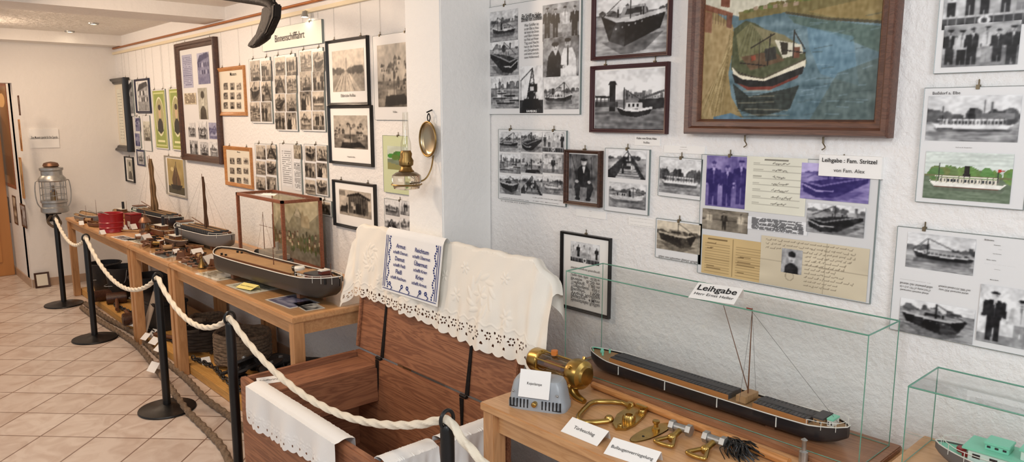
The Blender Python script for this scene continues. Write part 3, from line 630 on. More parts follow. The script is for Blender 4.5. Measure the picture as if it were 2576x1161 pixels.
fpic((1430,375),(1516,521),darkwood,.014,'small brown framed photograph of a seated man in a cap',[(1437,386,1509,510,'seated','bw')],depth=.03,res=.0025,wire=None)
hang('photo_card','white card with two tugboat photographs','photograph',(1527,372),(1633,541),pics=[(1535,376,1628,452,'deck','bw'),(1537,456,1628,528,'boat','bw')])
def cap(TL,BR,lines,lab='small white printed caption card on the wall',th=.003,tilt=0):
    n=len(lines);h=(BR[1]-TL[1]);L=[]
    for i,t in enumerate(lines): L.append((TL[0]+5,TL[1]+h*(.1+.8*i/n),BR[0]-5,TL[1]+h*(.1+.8*(i+.8)/n),t,ink,.012 if i==0 else 0))
    return hang('caption_card',lab,'label',TL,BR,texts=L,clips=False,thick=th,base=paper,tilt=tilt)
cap((1598,341),(1661,367),['Kahn von Ernst Alex','Roßlau']); cap((1451,523),(1525,552),['Ernst Henschel','Schiffseigner aus Roßlau']); cap((1583,543),(1651,575),['Schiffseigner','Willi Alex genannt „der Drehe“','mit seiner Barkasse Anna'])
cap((1672,365),(1774,388),['Kaiserausflugsschiff „Coronet“','Gastschiff für Fahrten nach Wörlitz und Dessau','später Polizeiboot „Rote Max“'])
hang('photo_card','black and white photograph of a white passenger boat','photograph',(1662,394),(1766,502),pics=[(1664,397,1764,492,'steamer','bw')],tilt=.02)
hang('photo_card','photograph of a river barge seen from the bow','photograph',(1655,548),(1766,664),pics=[(1658,552,1764,640,'bow','sepia')],texts=[(1662,646,1762,656,'Kahn von Hermann Specht, Roßlau',inkg)])
fpic((1416,579),(1536,801),blackf,.012,'narrow black framed document with a crew photograph',[(1439,604,1510,668,'crew','bw')],base=paper,depth=.018,res=.0025,
 texts=[(1440,674,1512,682,'Kahnbesatzung mit Rettungsring')]+[(1440,694+i*9,1512,700+i*9,t,inkg) for i,t in enumerate(['Länge über alles   65,00 m','Breite   8,20 m','Tiefgang   1,80 m','Tragfähigkeit   650 t','Baujahr   1908','Werft Roßlau','Besatzung   4 Mann','Heimathafen Roßlau'])],wire=None)
hang('document_collage','large board with violet tinted photographs, old documents and portraits','photo collage',(1770,388),(2190,762),
 pics=[(1783,390,1884,526,'people','purple'),(1884,392,2028,544,'form','cream'),(2022,408,2188,512,'bow','purple'),(1772,522,1884,588,'people','sepia'),(1886,542,2034,592,'doc','bw'),(2036,508,2176,598,'bow','bw'),
 (1772,588,1926,712,'table','yellow'),(1920,590,2182,758,'letter','letter'),(1972,622,2020,690,'portrait','bw')],base=M('collage_board',(214,215,216),.35))
cap((2068,388),(2221,450),['Leihgabe : Fam. Stritzel','von Fam. Alex'],'white loan label on the wall below the painting',th=.016)
def canal(c,r):
    q=lambda L:[((x-1760)/452,(308-y)/350) for x,y in L]
    c.a[:]=(.36,.46,.5); c.noise(.09,6,26,r); c.noise(.06,3,4,r)
    c.poly(q([(1760,-60),(2212,-60),(2212,12),(1980,38),(1860,50),(1760,20)]),(.8,.79,.72))
    c.poly(q([(1860,40),(1985,32),(2212,2),(2212,92),(2090,74),(1985,52),(1862,60)]),(.46,.42,.26)); c.poly(q([(2040,56),(2212,36),(2212,90),(2100,74)]),(.55,.48,.3)); c.poly(q([(1985,50),(2090,74),(2212,92),(2212,98),(2090,80),(1985,55)]),(.28,.26,.18))
    for i in range(34): 
        x=r.uniform(1870,2212); y=40-(x-1870)*.09+r.uniform(-4,3); a=q([(x,y)])[0]; c.ell(*a,.02,.012,(.34+r.random()*.12,.36+r.random()*.1,.22))
    for i in range(5): x=1900+i*26; c.poly(q([(x,40),(x,31),(x+12,30),(x+12,39)]),(.62,.54,.46))
    c.poly(q([(1990,60),(2212,104),(2212,160),(2100,110),(2010,80)]),(.3,.38,.33),.7)
    c.poly(q([(2040,90),(2150,120),(2170,230),(2080,200),(2050,140)]),(.38,.54,.64),.5); c.poly(q([(2120,200),(2212,170),(2212,308),(2060,308)]),(.3,.34,.3),.5)
    for k in range(46):
        x=r.uniform(1980,2190);y=r.uniform(75,300);L_=r.uniform(10,45); a=q([(x,y),(x+L_,y+r.uniform(-6,3))]); c.line(*a[0],*a[1],.003,(.54,.64,.7) if r.random()<.5 else (.22,.28,.28),.4)
    c.poly(q([(1760,10),(1845,70),(1852,110),(1838,190),(1850,250),(1890,308),(1760,308)]),(.56,.49,.33))
    c.poly(q([(1760,40),(1848,76),(1838,130),(1780,250),(1800,308),(1760,308)]),(.64,.56,.4)); 
    for i in range(30): 
        o=r.uniform(0,70); a=q([(1758+o,308-r.uniform(0,80)),(1846-o*.12,80+r.uniform(0,50))]); c.line(*a[0],*a[1],.0025,(.44,.38,.24) if i%2 else (.74,.67,.5),.5)
    c.poly(q([(1762,10),(1843,40),(1843,50),(1762,26)]),(.48,.3,.22)); c.poly(q([(1762,28),(1784,34),(1784,85),(1762,80)]),(.54,.38,.29)); c.poly(q([(1828,42),(1842,48),(1842,78),(1828,74)]),(.43,.28,.22)); c.poly(q([(1808,0),(1834,6),(1834,26),(1808,20)]),(.45,.27,.2))
    for i in range(6): a=q([(1786+i*8,30+i*2.2),(1786+i*8,60+i*2)]); c.line(*a[0],*a[1],.002,(.35,.26,.2),.8)
    c.poly(q([(1852,215),(1900,250),(2000,232),(2030,225),(2010,280),(1930,300),(1870,280)]),(.15,.17,.15),.85)
    c.poly(q([(1848,80),(1880,62),(1905,70),(2040,150),(2045,175),(1960,218),(1880,205),(1845,180)]),(.3,.32,.22))
    c.poly(q([(1856,95),(1893,68),(1935,92),(1968,130),(1868,160)]),(.44,.44,.31)); 
    for i in range(8): a=q([(1860+i*12,150-i*1),(1890+i*5,70+i*5)]); c.line(*a[0],*a[1],.003,(.34,.34,.24),.7)
    c.poly(q([(1900,75),(1985,105),(2020,128),(1985,142),(1930,110)]),(.5,.48,.36)); c.poly(q([(1960,114),(2030,130),(2036,150),(1985,160)]),(.84,.83,.76)); c.poly(q([(1975,120),(1996,124),(1996,150),(1982,152)]),(.2,.18,.14))
    c.poly(q([(1872,150),(1960,140),(1990,165),(1900,185)]),(.38,.3,.22)); c.poly(q([(1935,135),(1965,130),(1968,160),(1940,165)]),(.2,.2,.18)); c.poly(q([(1900,150),(1912,148),(1913,160),(1902,162)]),(.55,.28,.2))
    c.poly(q([(2008,134),(2026,136),(2026,160),(2009,160)]),(.42,.27,.2)); 
    for (x1,y1,x2,y2) in ((2010,95,2010,160),(1950,100,1945,175),(1922,110,1922,180),(1898,130,1960,100),(2010,98,2038,140),(1985,140,2040,150),(1870,165,1940,175)): a=q([(x1,y1),(x2,y2)]); c.line(*a[0],*a[1],.003,(.14,.12,.1)); 
    c.poly(q([(1847,172),(1870,190),(1935,204),(2042,162),(2042,183),(1960,218),(1900,218),(1855,203)]),(.88,.86,.78)); c.poly(q([(1849,190),(1880,206),(1940,212),(2040,180),(2036,198),(1960,228),(1900,228),(1858,214)]),(.1,.1,.1))
    c.poly(q([(1847,172),(1870,190),(1935,204),(2042,162),(2042,166),(1935,208),(1868,194)]),(.3,.28,.22))
    c.poly(q([(1885,199),(1935,207),(1935,212),(1886,204)]),(.9,.88,.8)); c.poly(q([(1862,214),(1900,226),(1960,226),(2028,200),(2024,208),(1955,234),(1895,233)]),(.44,.2,.16)); 
    for i in range(5): a=q([(1868+i*9,188+i*3)])[0]; c.ell(*a,.005,.006,(.15,.14,.12))
    for k in range(14): y=235+k*5; a=q([(1862+r.uniform(0,40),y),(1960+r.uniform(0,60),y+r.uniform(-4,4))]); c.line(*a[0],*a[1],.003,(.66,.62,.52) if k%3==0 else (.12,.13,.11),.45)
    c.poly(q([(1800,300),(1850,290),(1900,308),(1800,308)]),(.36,.48,.56))
    c.noise(.05,60,50,r); c.noise(.05,90,30,r)
    a_=c.a; p=np.pad(a_,((1,1),(1,1),(0,0)),mode='edge'); c.a=(a_*3+p[:-2,1:-1]+p[2:,1:-1]+p[1:-1,:-2]+p[1:-1,2:])/7
x0,z1=W(1752,-72);x1,z0=W(2248,347); w=x1-x0;h=z1-z0
r=thing('framed_painting','large oil painting of a barge in a broad brown frame','painting',((x0+x1)/2,YW,z0))
ring('frame',w,h,.05,.05,WOOD('brown_painting_frame',(80,50,38),(104,68,52),.3,0,2),r).location=(0,0,h/2)
ring('inner_slip',w-.078,h-.078,.012,.032,WOOD('gold_brown_slip',(104,66,42),(124,82,54),.4,0,2),r).location=(0,0,h/2)
photo(canal,'color',w-.095,h-.095,r,(0,-.014,h/2),res=.002,name='canvas',rough=.4)
for xx in (-.12,.14): B().cyl((xx,-.01,-.0),(xx,-.01,-.02),.003).tube([(xx,-.01,-.02),(xx+.008,-.012,-.032),(xx,-.016,-.04)],.002,6).obj('hook',clipm,r)
def steamc(c,r): sc_steamer(c,r,True); c.noise(.05,30,30,r)
hang('photo_collage','white board with two group photographs of boat crews','photo collage',(2374,-70),(2600,176),pics=[(2384,-60,2590,60,'crew','bw'),(2380,66,2562,162,'people','bw',{'n':6})],off=0)
hang('photo_collage','white board with photographs of two excursion steamers','photo collage',(2330,222),(2576,527),pics=[(2340,242,2562,358,'bridge','bw'),(2334,380,2542,512,steamc,'color')],texts=[(2350,230,2420,238,'Boßdorf a. Elbe',inkg),(2360,367,2500,374,'Gruß von der Dampferfahrt',inkg)])
hang('photo_collage','large white board with captioned barge and crew photographs','photo collage',(2262,568),(2640,905),pics=[(2288,582,2450,692,'boat','bw'),(2270,746,2448,866,'bow','bw'),(2472,712,2600,880,'men','bw')],
 texts=[(2480,598,2505,606,'Bildmitte',ink),(2480,610,2545,620,'Steuermann',ink,.015),(2480,621,2560,631,'Herrmann Specht und',ink,.015),(2480,632,2545,642,'Sohn Horst Heinz',ink,.015),(2480,648,2515,656,'Bilder rechts',ink),(2480,660,2560,670,'Kahn von Moritz Specht',ink,.015),(2480,671,2545,681,'am Kornhaus Dessau',ink,.015),(2480,697,2530,707,'Moritz Specht',ink,.015),
 (2268,699,2345,710,'Tankschiff DAPG 10',ink,.015),(2268,712,2350,718,'Baureeder. Gebr. Sachsenberg Roßlau',ink),(2268,720,2345,726,'65 x 12 m, 1377 Te, sphere Civil Ta',ink),(2268,728,2340,734,'Steuermann Hermann Specht',ink),(2365,712,2400,718,'Baujahr 1902',ink),(2365,720,2445,726,'Reederei Standard Oil, 2000 Tons',ink),(2365,728,2440,734,'später DDR, Steuermann Schulze',ink)])
# ------------------------------------------------------------------ tables
def table(x0,x1,y0=1.5,y1=2.18,h=.75,lab='beech veneer table with square legs against the wall'):
    r=thing('table',lab,'table',((x0+x1)/2,(y0+y1)/2,0),group='beech museum tables'); w=x1-x0;d=y1-y0
    B().box((0,0,h-.014),(w,d,.028)).obj('table_top',oak,r,bevel=.004)
    a=B()
    for sy in(-1,1): a.box((0,sy*(d/2-.04),h-.063),(w-.1,.02,.07))
    for sx in(-1,1): a.box((sx*(w/2-.04),0,h-.063),(.02,d-.1,.07))
    a.obj('apron',oak,r)
    for sx in(-1,1):
        for sy in(-1,1): B().box((sx*(w/2-.035),sy*(d/2-.035),(h-.028)/2),(.055,.055,h-.028)).obj('leg',oaky,r,bevel=.003)
    return r
table(-7.88,-5.87); table(-5.86,-4.96); table(-4.95,-3.19); table(-1.81,-.705,lab='beech veneer table carrying brass fittings and a glass case'); table(-.69,.6,lab='beech veneer table carrying a small glass case')
tag(B().box((-5.55,1.838,.03),(4.7,.54,.06)).obj('display_platform',ply,bevel=.004),'low yellow plywood platform on the floor under the tables','platform')
# ------------------------------------------------------------------ stanchions + rope
ST=[(-7.53,1.36),(-6.19,1.3),(-4.38,1.26),(-3.27,1.235),(-1.7,1.28)]
for x,y in ST:
    r=thing('rope_stanchion','black metal barrier post with round base and rope ring','barrier post',(x,y,0),group='black barrier posts')
    B().lathe([(.155,0),(.158,.006),(.155,.012),(.06,.022),(.03,.035)],seg=40).obj('base',black,r)
    B().lathe([(.022,.02),(.022,.755),(.019,.768),(.012,.775),(.001,.777)],seg=20).obj('pole',black,r)
    B().tube([(0.0,0.024*math.cos(a),.785+.03*math.sin(a)) for a in np.linspace(0,2*pi,13)[:-1]],.006,8,closed=True).obj('rope_ring',black,r)
pts=[]; full=[(x,y,.785) for x,y in ST]+[(-.9,1.22,.785)]
sag=[.13,.2,.14,.18,.09]
for i in range(len(full)-1):
    a=Vector(full[i]);b_=Vector(full[i+1])
    for k in range(12):
        t=k/12; p=a.lerp(b_,t); p.z-=sag[i]*4*t*(1-t); pts.append(p)
pts.append(Vector(full[-1]))
tag(B().tube(pts,.0126,18,lobes=3,pitch=.085,amp=.17,step=.005).obj('barrier_rope',ropew),'thick white twisted barrier rope looped between black posts','rope')
for P_ in ([(205,772),(245,802),(300,836),(345,868),(385,915),(430,975),(470,1030),(520,1080),(560,1125),(585,1180)],[(215,762),(270,800),(340,838),(400,893),(470,952),(515,1000),(570,1040),(625,1085),(660,1120)]):
    tag(B().tube([(*T(a,b2,.02),.02) for a,b2 in P_],.018,12,lobes=3,pitch=.09,amp=.16,step=.008).obj('mooring_rope',ropet),'thick brown hemp mooring rope lying along the floor','rope','mooring ropes')
# ------------------------------------------------------------------ chest
cx0,cx1,cy0,cy1,cz=-3.1,-1.98,1.2,1.8,.56; t_=.028
r=thing('wooden_chest','large old pine chest standing open with its lid raised','chest',((cx0+cx1)/2,(cy0+cy1)/2,0)); w=cx1-cx0;d=cy1-cy0
B().box((0,-d/2+t_/2,.3),(w,t_,.52)).obj('front_panel',chestw,r,bevel=.004)
B().box((0,d/2-t_/2,.3),(w,t_,.52)).obj('back_panel',chestw,r,bevel=.004)
for sx in(-1,1): B().box((sx*(w/2-t_/2),0,.3),(t_,d-2*t_,.52)).obj('end_panel',chestv,r,bevel=.004)
B().box((0,0,.06),(w-.05,d-.05,.03)).obj('bottom_board',chestw,r)
a=B()
for sy in(-1,1): a.box((0,sy*(d/2-.0),.05),(w+.04,.03,.09))
for sx in(-1,1): a.box((sx*(w/2),0,.05),(.03,d,.09))
a.obj('plinth',chestw,r,bevel=.004)
B().box((-w/2+.115,0,.525),(.17,d-.06,.018)).obj('till_lid',chestv,r,bevel=.003)
B().box((-w/2+.205,0,.44),(.014,d-.06,.16)).box((-w/2+.115,0,.365),(.17,d-.06,.012)).obj('till_box',chestv,r,bevel=.002)
Yt,Zt=1.876,1.155; dv=Vector((0,1.80-Yt,.565-Zt)); Ll=dv.length; dv.normalize()
ang=math.atan2(Yt-1.80,Zt-.565)
mx=Matrix.Translation((0,1.80-(cy0+cy1)/2,.565))@Matrix.Rotation(-ang,4,'X')
B().box((0,.013,Ll/2),(w+.04,.026,Ll),mx).obj('lid',chestw,r,bevel=.004)
for sg in(-1,1): B().box((sg*(w/2+.008),-.006,Ll*.49),(.02,.012,Ll*.96),mx).obj('lid_edge_batten',chestw,r,bevel=.003)
for X in (-2.89,-2.25):
    lx=X-(cx0+cx1)/2
    q=B().prism([(-.012,0),(.012,0),(.006,.26),(0,.28),(-.006,.26)],0,.004,mx@Matrix.Translation((lx,-.001,0))@Matrix.Rotation(pi/2,4,'X'))
    q.prism([(-.012,.0),(.012,.0),(.006,-.12),(0,-.16),(-.006,-.12)],0,.004,Matrix.Translation((lx,d/2-t_-.001,.56))@Matrix.Rotation(pi/2,4,'X'))
    q.cyl((lx-.02,d/2-.02,.565),(lx+.02,d/2-.02,.565),.008)
    q.obj('strap_hinge',iron,r)
MOT=[(-3.04,.14,.075),(-2.2,.17,.1),(-2.93,.23,.03),(-3.13,.24,.03),(-2.36,.2,.035),(-2.04,.23,.04),(-2.32,.08,.03),(-2.07,.08,.03),(-2.45,.13,.028),(-2.86,.13,.028)]
LEAF=[]
rl=random.Random(12)
for (mx_,ms_,rd_) in MOT[:2]:
    for k in range(11):
        an=k*2*pi/11+.3; LEAF.append((mx_+math.cos(an)*rd_*.72,ms_+math.sin(an)*rd_*.72,an+.9,rd_*.3,rd_*.1))
    for k in range(6):
        an=k*pi/3; LEAF.append((mx_+math.cos(an)*rd_*.25,ms_+math.sin(an)*rd_*.25,an,rd_*.2,rd_*.09))
for (mx_,ms_,rd_) in MOT[2:]:
    for k in range(6):
        an=k*pi/3; LEAF.append((mx_+math.cos(an)*rd_*.5,ms_+math.sin(an)*rd_*.5,an,rd_*.42,rd_*.18))
LA=np.array(LEAF)
def relief(x,s):
    v=0
    dx=x-LA[:,0]; ds=s-LA[:,1]; c_=np.cos(LA[:,2]); s_=np.sin(LA[:,2])
    a_=(dx*c_+ds*s_)/LA[:,3]; b_=(-dx*s_+ds*c_)/LA[:,4]; q=a_*a_+b_*b_
    m=q<1
    if m.any(): v+=.0026*float(np.max(np.where(m,1-q,0)))**.5
    k=round((x+3.2)/.06); ds=s-.315; dd=math.hypot(x+3.2-k*.06,ds)
    if dd<.028: v+=.002*(.5+.5*math.cos(6*math.atan2(ds,x+3.2-k*.06)))*math.sin(dd/.028*pi)
    if abs(s-.275-.006*math.sin(x*105))<.004: v+=.0016
    return v
def eyelet(x,s,hem):
    k=round((x+3.2)/.06); dx=x+3.2-k*.06
    for q in range(6):
        an=q*pi/3
        if math.hypot(dx-.013*math.cos(an),s-(.315+.013*math.sin(an)))<.0042: return True
    k=round((x+3.17)/.06); dx=x+3.17-k*.06
    return math.hypot(dx,s-hem+.03)<.006 or math.hypot(dx,s-.298)<.0045
def sst(t): t=max(0,min(1,t)); return t*t*(3-2*t)
def clothsheet(name,xa,xb,front,back,mat,off=.006,rel=True,nx=560,ny=200,scal=True,parent=None,ripple=.006):
    vs=[];fs=[];lx0=cx0-.045; lx1=cx1+.045; SS=[]
    for i in range(nx):
        x=xa+(xb-xa)*i/(nx-1)
        fl=front+(.012*abs(math.sin(pi*(x+3.2)/.06+pi/2)) if scal else 0)+((.012*math.sin(x*5)+.03*(x+2.6)) if scal else 0)
        ex=max(0,lx0-x)+max(0,x-lx1); sg=1 if x>lx1 else -1
        for j in range(ny):
            s=-.03-back+(fl+.03+back)*j/(ny-1); SS.append((x,s,fl))
            q=sst(s/.33)
            rip=(ripple*(math.sin(x*23+1)*.7+math.sin(x*11)*1.1+.8*math.sin(x*47+s*9)*q+.35*math.sin(x*90-s*14))+.012)*q if s>0 else 0
            if not scal: rip=ripple*(.5+.5*math.sin(x*20))*q if s>0 else 0
            elif s>0: rip+=.0018*math.sin(x*37+s*31)*math.sin(s*22+x*9)
            o=off+rip+(relief(x,s) if rel and s>.02 else 0)
            if s>=0: y=Yt+dv.y*s-o; z=Zt+dv.z*s+.004
            elif s>-.034: y=Yt-off+(-s)*1.15; z=Zt+.006+off*.6*math.sin(pi*min(1,-s/.034))
            else: y=Yt+.034+.002; z=Zt+.006+(s+.034)
            if scal: z+=(.003*math.sin(x*31)+.002*math.sin(x*67))*(1-q)
            X=x
            if ex>0:
                dr=ex*.3+ex*ex*4; z-=dr; X=(lx1 if sg>0 else lx0)+sg*(.85*ex) ; y+=-.016*math.sin(ex*50+s*8)*min(1,ex*12)
            vs.append((X,y,z))
    for i in range(nx-1):
        for j in range(ny-1):
            a_=i*ny+j
            if rel:
                x,s,fl=SS[a_]
                if s>.28 and eyelet(x,s,fl): continue
            fs.append((a_,a_+ny,a_+ny+1,a_+1))
    return B().add(vs,fs).obj(name,mat,parent)
tag(clothsheet('embroidered_tablecloth',-3.27,-1.80,.35,.12,cloth,off=.014,ripple=.0075),'cream linen cloth with raised white floral embroidery over the chest lid','tablecloth')
tx0,_=W(985,640,Y=1.86); tx1,_=W(1128,640,Y=1.86)
tr=thing('embroidered_towel','white towel with blue embroidered verse hanging over the chest lid','towel',((tx0+tx1)/2,Yt,Zt))
TO=.042
o=clothsheet('towel_cloth',tx0,tx1,.262,.1,clothw,off=TO,rel=False,nx=50,ny=70,scal=False,ripple=.002,parent=None)
o.parent=tr; o.matrix_parent_inverse=Matrix.Translation(tr.location).inverted()
tw=tx1-tx0; trot=(pi/2-ang,0,0)
def tp(u,s,o=TO+.0035): return (u, dv.y*s-o, dv.z*s+.004)
ls=['Armut','schafft Demut','Demut','schafft Fleiß','Fleiß','schafft Reichtum']; rs=['Reichtum','schafft Übermut','Übermut','schafft Krieg','Krieg','schafft Armut']
for i in range(6):
    sz=.024 if i%2==0 else .018
    text(ls[i],tw*.28,sz,blueink,tr,tp(-tw*.2,.045+i*.029),rot=trot,bold=.02); text(rs[i],tw*.33,sz,blueink,tr,tp(tw*.17,.045+i*.029),rot=trot,bold=.02)
a=B()
for sx in(-1,1):
    for dx in (.47,.44): a.tube([tp(sx*tw*dx,.005+k*.0265) for k in range(10)],.0014,6,smooth=False)
    for k in range(23): 
        s_=.01+k*.0105; p=tp(sx*tw*.40+sx*.006*math.sin(k*1.1),s_,TO+.002); a.sph(p,.0048,(1,.3,1),6)
a.tube([tp(tw*u,.25) for u in np.linspace(-.47,.47,14)],.0016,6)
for k in range(5):
    u=(-.32+k*.16)*tw
    a.tube([tp(u,.247),tp(u+.006,.238),tp(u+.014*(1 if k%2 else -1),.228)],.0018,6)
    for q in range(6): a.sph(tp(u+.014*(1 if k%2 else -1)+.007*math.cos(q*pi/3),.224+.007*math.sin(q*pi/3),TO+.002),.0038,(1,.3,1),6)
a.obj('blue_embroidery_border',blueink,tr)
def rimcloth(name,label,x0,x1,yr,zr,out,inn,mat,axis='x',seed=0,parent=None):
    vs=[];fs=[];nx,ny=220,110; S=[]
    for i in range(nx):
        u=i/(nx-1); L_=abs(x1-x0); xl=u*L_
        fo=out*(1+.08*math.sin(u*7+seed))+.01*abs(math.sin(xl*pi/.05))
        for j in range(ny):
            s=-inn+(fo+inn+.05)*j/(ny-1); S.append((xl,s,fo))
            if s<0: a_=.034+.006*math.sin(u*14+seed)*min(1,-s/.1)+.004;z=zr+.008+s
            elif s<.05: a_=.036-s*1.32; z=zr+.008+.008*math.sin(pi*s/.05)
            else: a_=-.031-(.009*math.sin(u*16+seed)+.004*math.sin(u*37+s*12))*min(1,(s-.05)/.1)-.012; z=zr+.008-(s-.05)
            if s>.07:
                k=round(xl/.05); dx=xl-k*.05; ds=s-(fo-.0); dd=math.hypot(dx,ds)
                if dd<.024: a_-=.0018*(.5+.5*math.cos(6*math.atan2(ds,dx)))*math.sin(dd/.024*pi)
            if axis=='x': vs.append((x0+(x1-x0)*u,yr+a_,z))
            else: vs.append((yr-a_,x0+(x1-x0)*u,z))
    for i in range(nx-1):
        for j in range(ny-1):
            k=i*ny+j; xl,s,fo=S[k]; kk=round((xl+.025)/.05); dx=xl+.025-kk*.05
            if s>.07 and math.hypot(dx,s-fo-.02)<.005: continue
            fs.append((k,k+ny,k+ny+1,k+1))
    return tag(B().add(vs,fs).obj(name,mat),label,'cloth')
rimcloth('linen_cloth','white embroidered linen hanging over the front rim of the chest',-2.96,-2.2,cy0+.01,cz,.15,.06,clothw)
rimcloth('linen_cloth','white embroidered linen hanging over the end rim of the chest',1.46,1.72,cx1-.01,cz,.22,.3,clothw,axis='y',seed=2)
rimcloth('linen_cloth','white linen with blue stitching over the chest end rim',1.22,1.43,cx1-.01,cz,.15,.3,clothw,axis='y',seed=4)
def pile(name,label,x0,x1,y0,y1,zb,hh,mat,seed):
    vs=[];fs=[];n=60
    for i in range(n):
        for j in range(n):
            u=i/(n-1);v=j/(n-1); e=min(u,1-u,v,1-v); k=min(1,e*7); k=k*k*(3-2*k)
            vs.append((x0+(x1-x0)*u+.01*math.sin(v*9),y0+(y1-y0)*v+.01*math.sin(u*8+seed),zb+hh*k*(.9+.06*math.sin(u*9+seed)+.05*math.sin(v*13+u*5))))
    for i in range(n-1):
        for j in range(n-1):
            k=i*n+j; fs.append((k,k+n,k+n+1,k+1))
    return tag(B().add(vs,fs).obj(name,mat),label,'cloth')
pile('folded_linen','folded white linen lying inside the chest',-2.45,-2.06,1.27,1.7,.078,.12,clothw,3)
pile('folded_linen','crumpled white cloth in the bottom of the chest',-2.8,-2.5,1.3,1.72,.078,.05,clothw,5)
# ------------------------------------------------------------------ label cards
def tent(pBL,pBR,h,tilt,Z=.75,lines=(),mat=paper,lab='small folded white label card',group='white label cards',name='label_card'):
    a=Vector((*T(*pBL,Z),Z+.0005)); b_=Vector((*T(*pBR,Z),Z+.0005)); w=(b_-a).length; rz=math.atan2(b_.y-a.y,b_.x-a.x)
    r=thing(name,lab,'label',(a+b_)/2,rz,group=group); c_,s_=math.cos(tilt),math.sin(tilt)
    B().add([(-w/2,0,0),(w/2,0,0),(w/2,h*c_,h*s_),(-w/2,h*c_,h*s_),(-w/2,h*c_+h*s_*.35,0),(w/2,h*c_+h*s_*.35,0)],[(0,1,2,3),(3,2,5,4)]).obj('folded_card',mat,r,smooth=False)
    n=len(lines)
    for i,l in enumerate(lines):
        t,sz,bo=l; f=1-(i+.5)/n; p=h*(.12+.76*f)
        text(t,w*.86,h*sz,ink,r,(0,p*c_-s_*.0012,p*s_+c_*.0012),rot=(tilt,0,0),bold=bo)
    return r
# ------------------------------------------------------------------ near table : glass case + barge
def gcase(x0,x1,y0,y1,z0,z1,lab):
    r=thing('glass_display_case',lab,'display case',((x0+x1)/2,(y0+y1)/2,z0)); w=x1-x0;d=y1-y0;h=z1-z0
    P=[[(-w/2,-d/2,0),(w/2,-d/2,0),(w/2,-d/2,h),(-w/2,-d/2,h)],[(-w/2,d/2,0),(w/2,d/2,0),(w/2,d/2,h),(-w/2,d/2,h)],[(-w/2,-d/2,0),(-w/2,d/2,0),(-w/2,d/2,h),(-w/2,-d/2,h)],[(w/2,-d/2,0),(w/2,d/2,0),(w/2,d/2,h),(w/2,-d/2,h)],[(-w/2,-d/2,h),(w/2,-d/2,h),(w/2,d/2,h),(-w/2,d/2,h)]]
    for p in P: quad('glass_pane',p,glass,r)
    a=B()
    cs=[(-w/2,-d/2),(w/2,-d/2),(w/2,d/2),(-w/2,d/2)]
    for i in range(4):
        p,q=cs[i],cs[(i+1)%4]; a.cyl((*p,h),(*q,h),.0022,seg=6); a.cyl((*p,0),(*p,h),.0014,seg=6); a.cyl((*p,.002),(*q,.002),.0012,seg=6)
    a.obj('glass_edge',glassedge,r); return r
tag(B().box((-1.28,2.03,.758),(1.13,.26,.016)).obj('base_board',WOOD('mahogany_board',(136,92,64),(158,112,80),.35,0,1),bevel=.003),'red brown wooden base board under the glass case','board')
gcase(-1.82,-.74,1.925,2.13,.766,1.135,'long frameless glass case covering a barge model')
tag(B().box((-.15,2.02,.784),(1.02,.27,.068)).obj('base_board',oak,bevel=.003),'light wooden base block under the small glass case','board')
gcase(-.633,.25,1.92,2.13,.819,1.028,'small frameless glass case covering a green and white ship model')
tent((1731,748),(1846,766),.085,.42,Z=1.1375,lines=[('Leihgabe',.42,.015),('Herr Ernst Heller',.2,.0)],lab='white loan label lying on top of the glass case')
def hull(L,Bm,Hh,bow=.22,stern=.12,sheer=.25,n=44):
    vs=[];fs=[];top=[]
    prof=[(1,1),(1.0,.55),(.97,.3),(.85,.1),(.55,.0),(0,0)]
    for i in range(n+1):
        s=i/n; wv=Bm/2*min(1,max(.02,(s/stern))**.5 if s<stern else 1)*(min(1,max(.001,(1-s)/bow))**.55 if 1-s<bow else 1); wv=max(wv,.002)
        zd=Hh*(1+sheer*abs(2*s-1)**4); zk=Hh*.75*max(0,1-(1-s)/(bow*.7))**2+Hh*.5*max(0,1-s/(stern*.8))**2
        x=-L/2+L*s; row=[]
        for sg in (1,-1):
            for a_,b_ in prof: row.append((x,sg*wv*a_,zk+(zd-zk)*b_))
        vs+=row; top.append((x,wv,zd))
    m=len(prof)*2
    for i in range(n):
        for half in(0,1):
            for k in range(len(prof)-1):
                a_=i*m+half*len(prof)+k; fs.append((a_,a_+1,a_+1+m,a_+m))
    fs.append(tuple([k for k in range(6)]+[6+k for k in reversed(range(6))])); 
    return vs,fs,top
def dk(top,dz,inset=.93):
    vs=[];fs=[]
    for x,w_,z in top: vs+=[(x*.995,w_*inset,z-dz),(x*.995,-w_*inset,z-dz)]
    for i in range(len(top)-1): fs.append((2*i,2*i+1,2*i+3,2*i+2))
    return vs,fs
def ship(label,loc,rz,L,Bm,Hh,hm,dm,rm,bow=.22,stern=.12,name='ship_model',stand=None,z0=0,deckdz=.12,group=None):
    r=thing(name,label,'ship model',loc,rz,group=group); vs,fs,top=hull(L,Bm,Hh,bow,stern)
    vs=[(a,b2,c_+z0) for a,b2,c_ in vs]; top=[(a,b2,c_+z0) for a,b2,c_ in top]
    B().add(vs,fs).obj('hull',hm,r); v,f=dk(top,Hh*deckdz,.93 if deckdz<.3 else .8); B().add(v,f).obj('deck',dm,r)
    B().tube([(a,b2,c_) for a,b2,c_ in top]+[(a,-b2,c_) for a,b2,c_ in reversed(top)],max(.0012,Bm*.014),6,closed=True,smooth=False).obj('gunwale',rm,r)
    if stand:
        a=B()
        for s_ in (-.28,.28): a.box((s_*L,0,z0/2+.002),(.03,Bm*.7,z0+.004))
        a.obj('stand',stand,r,bevel=.001)
    return r,top
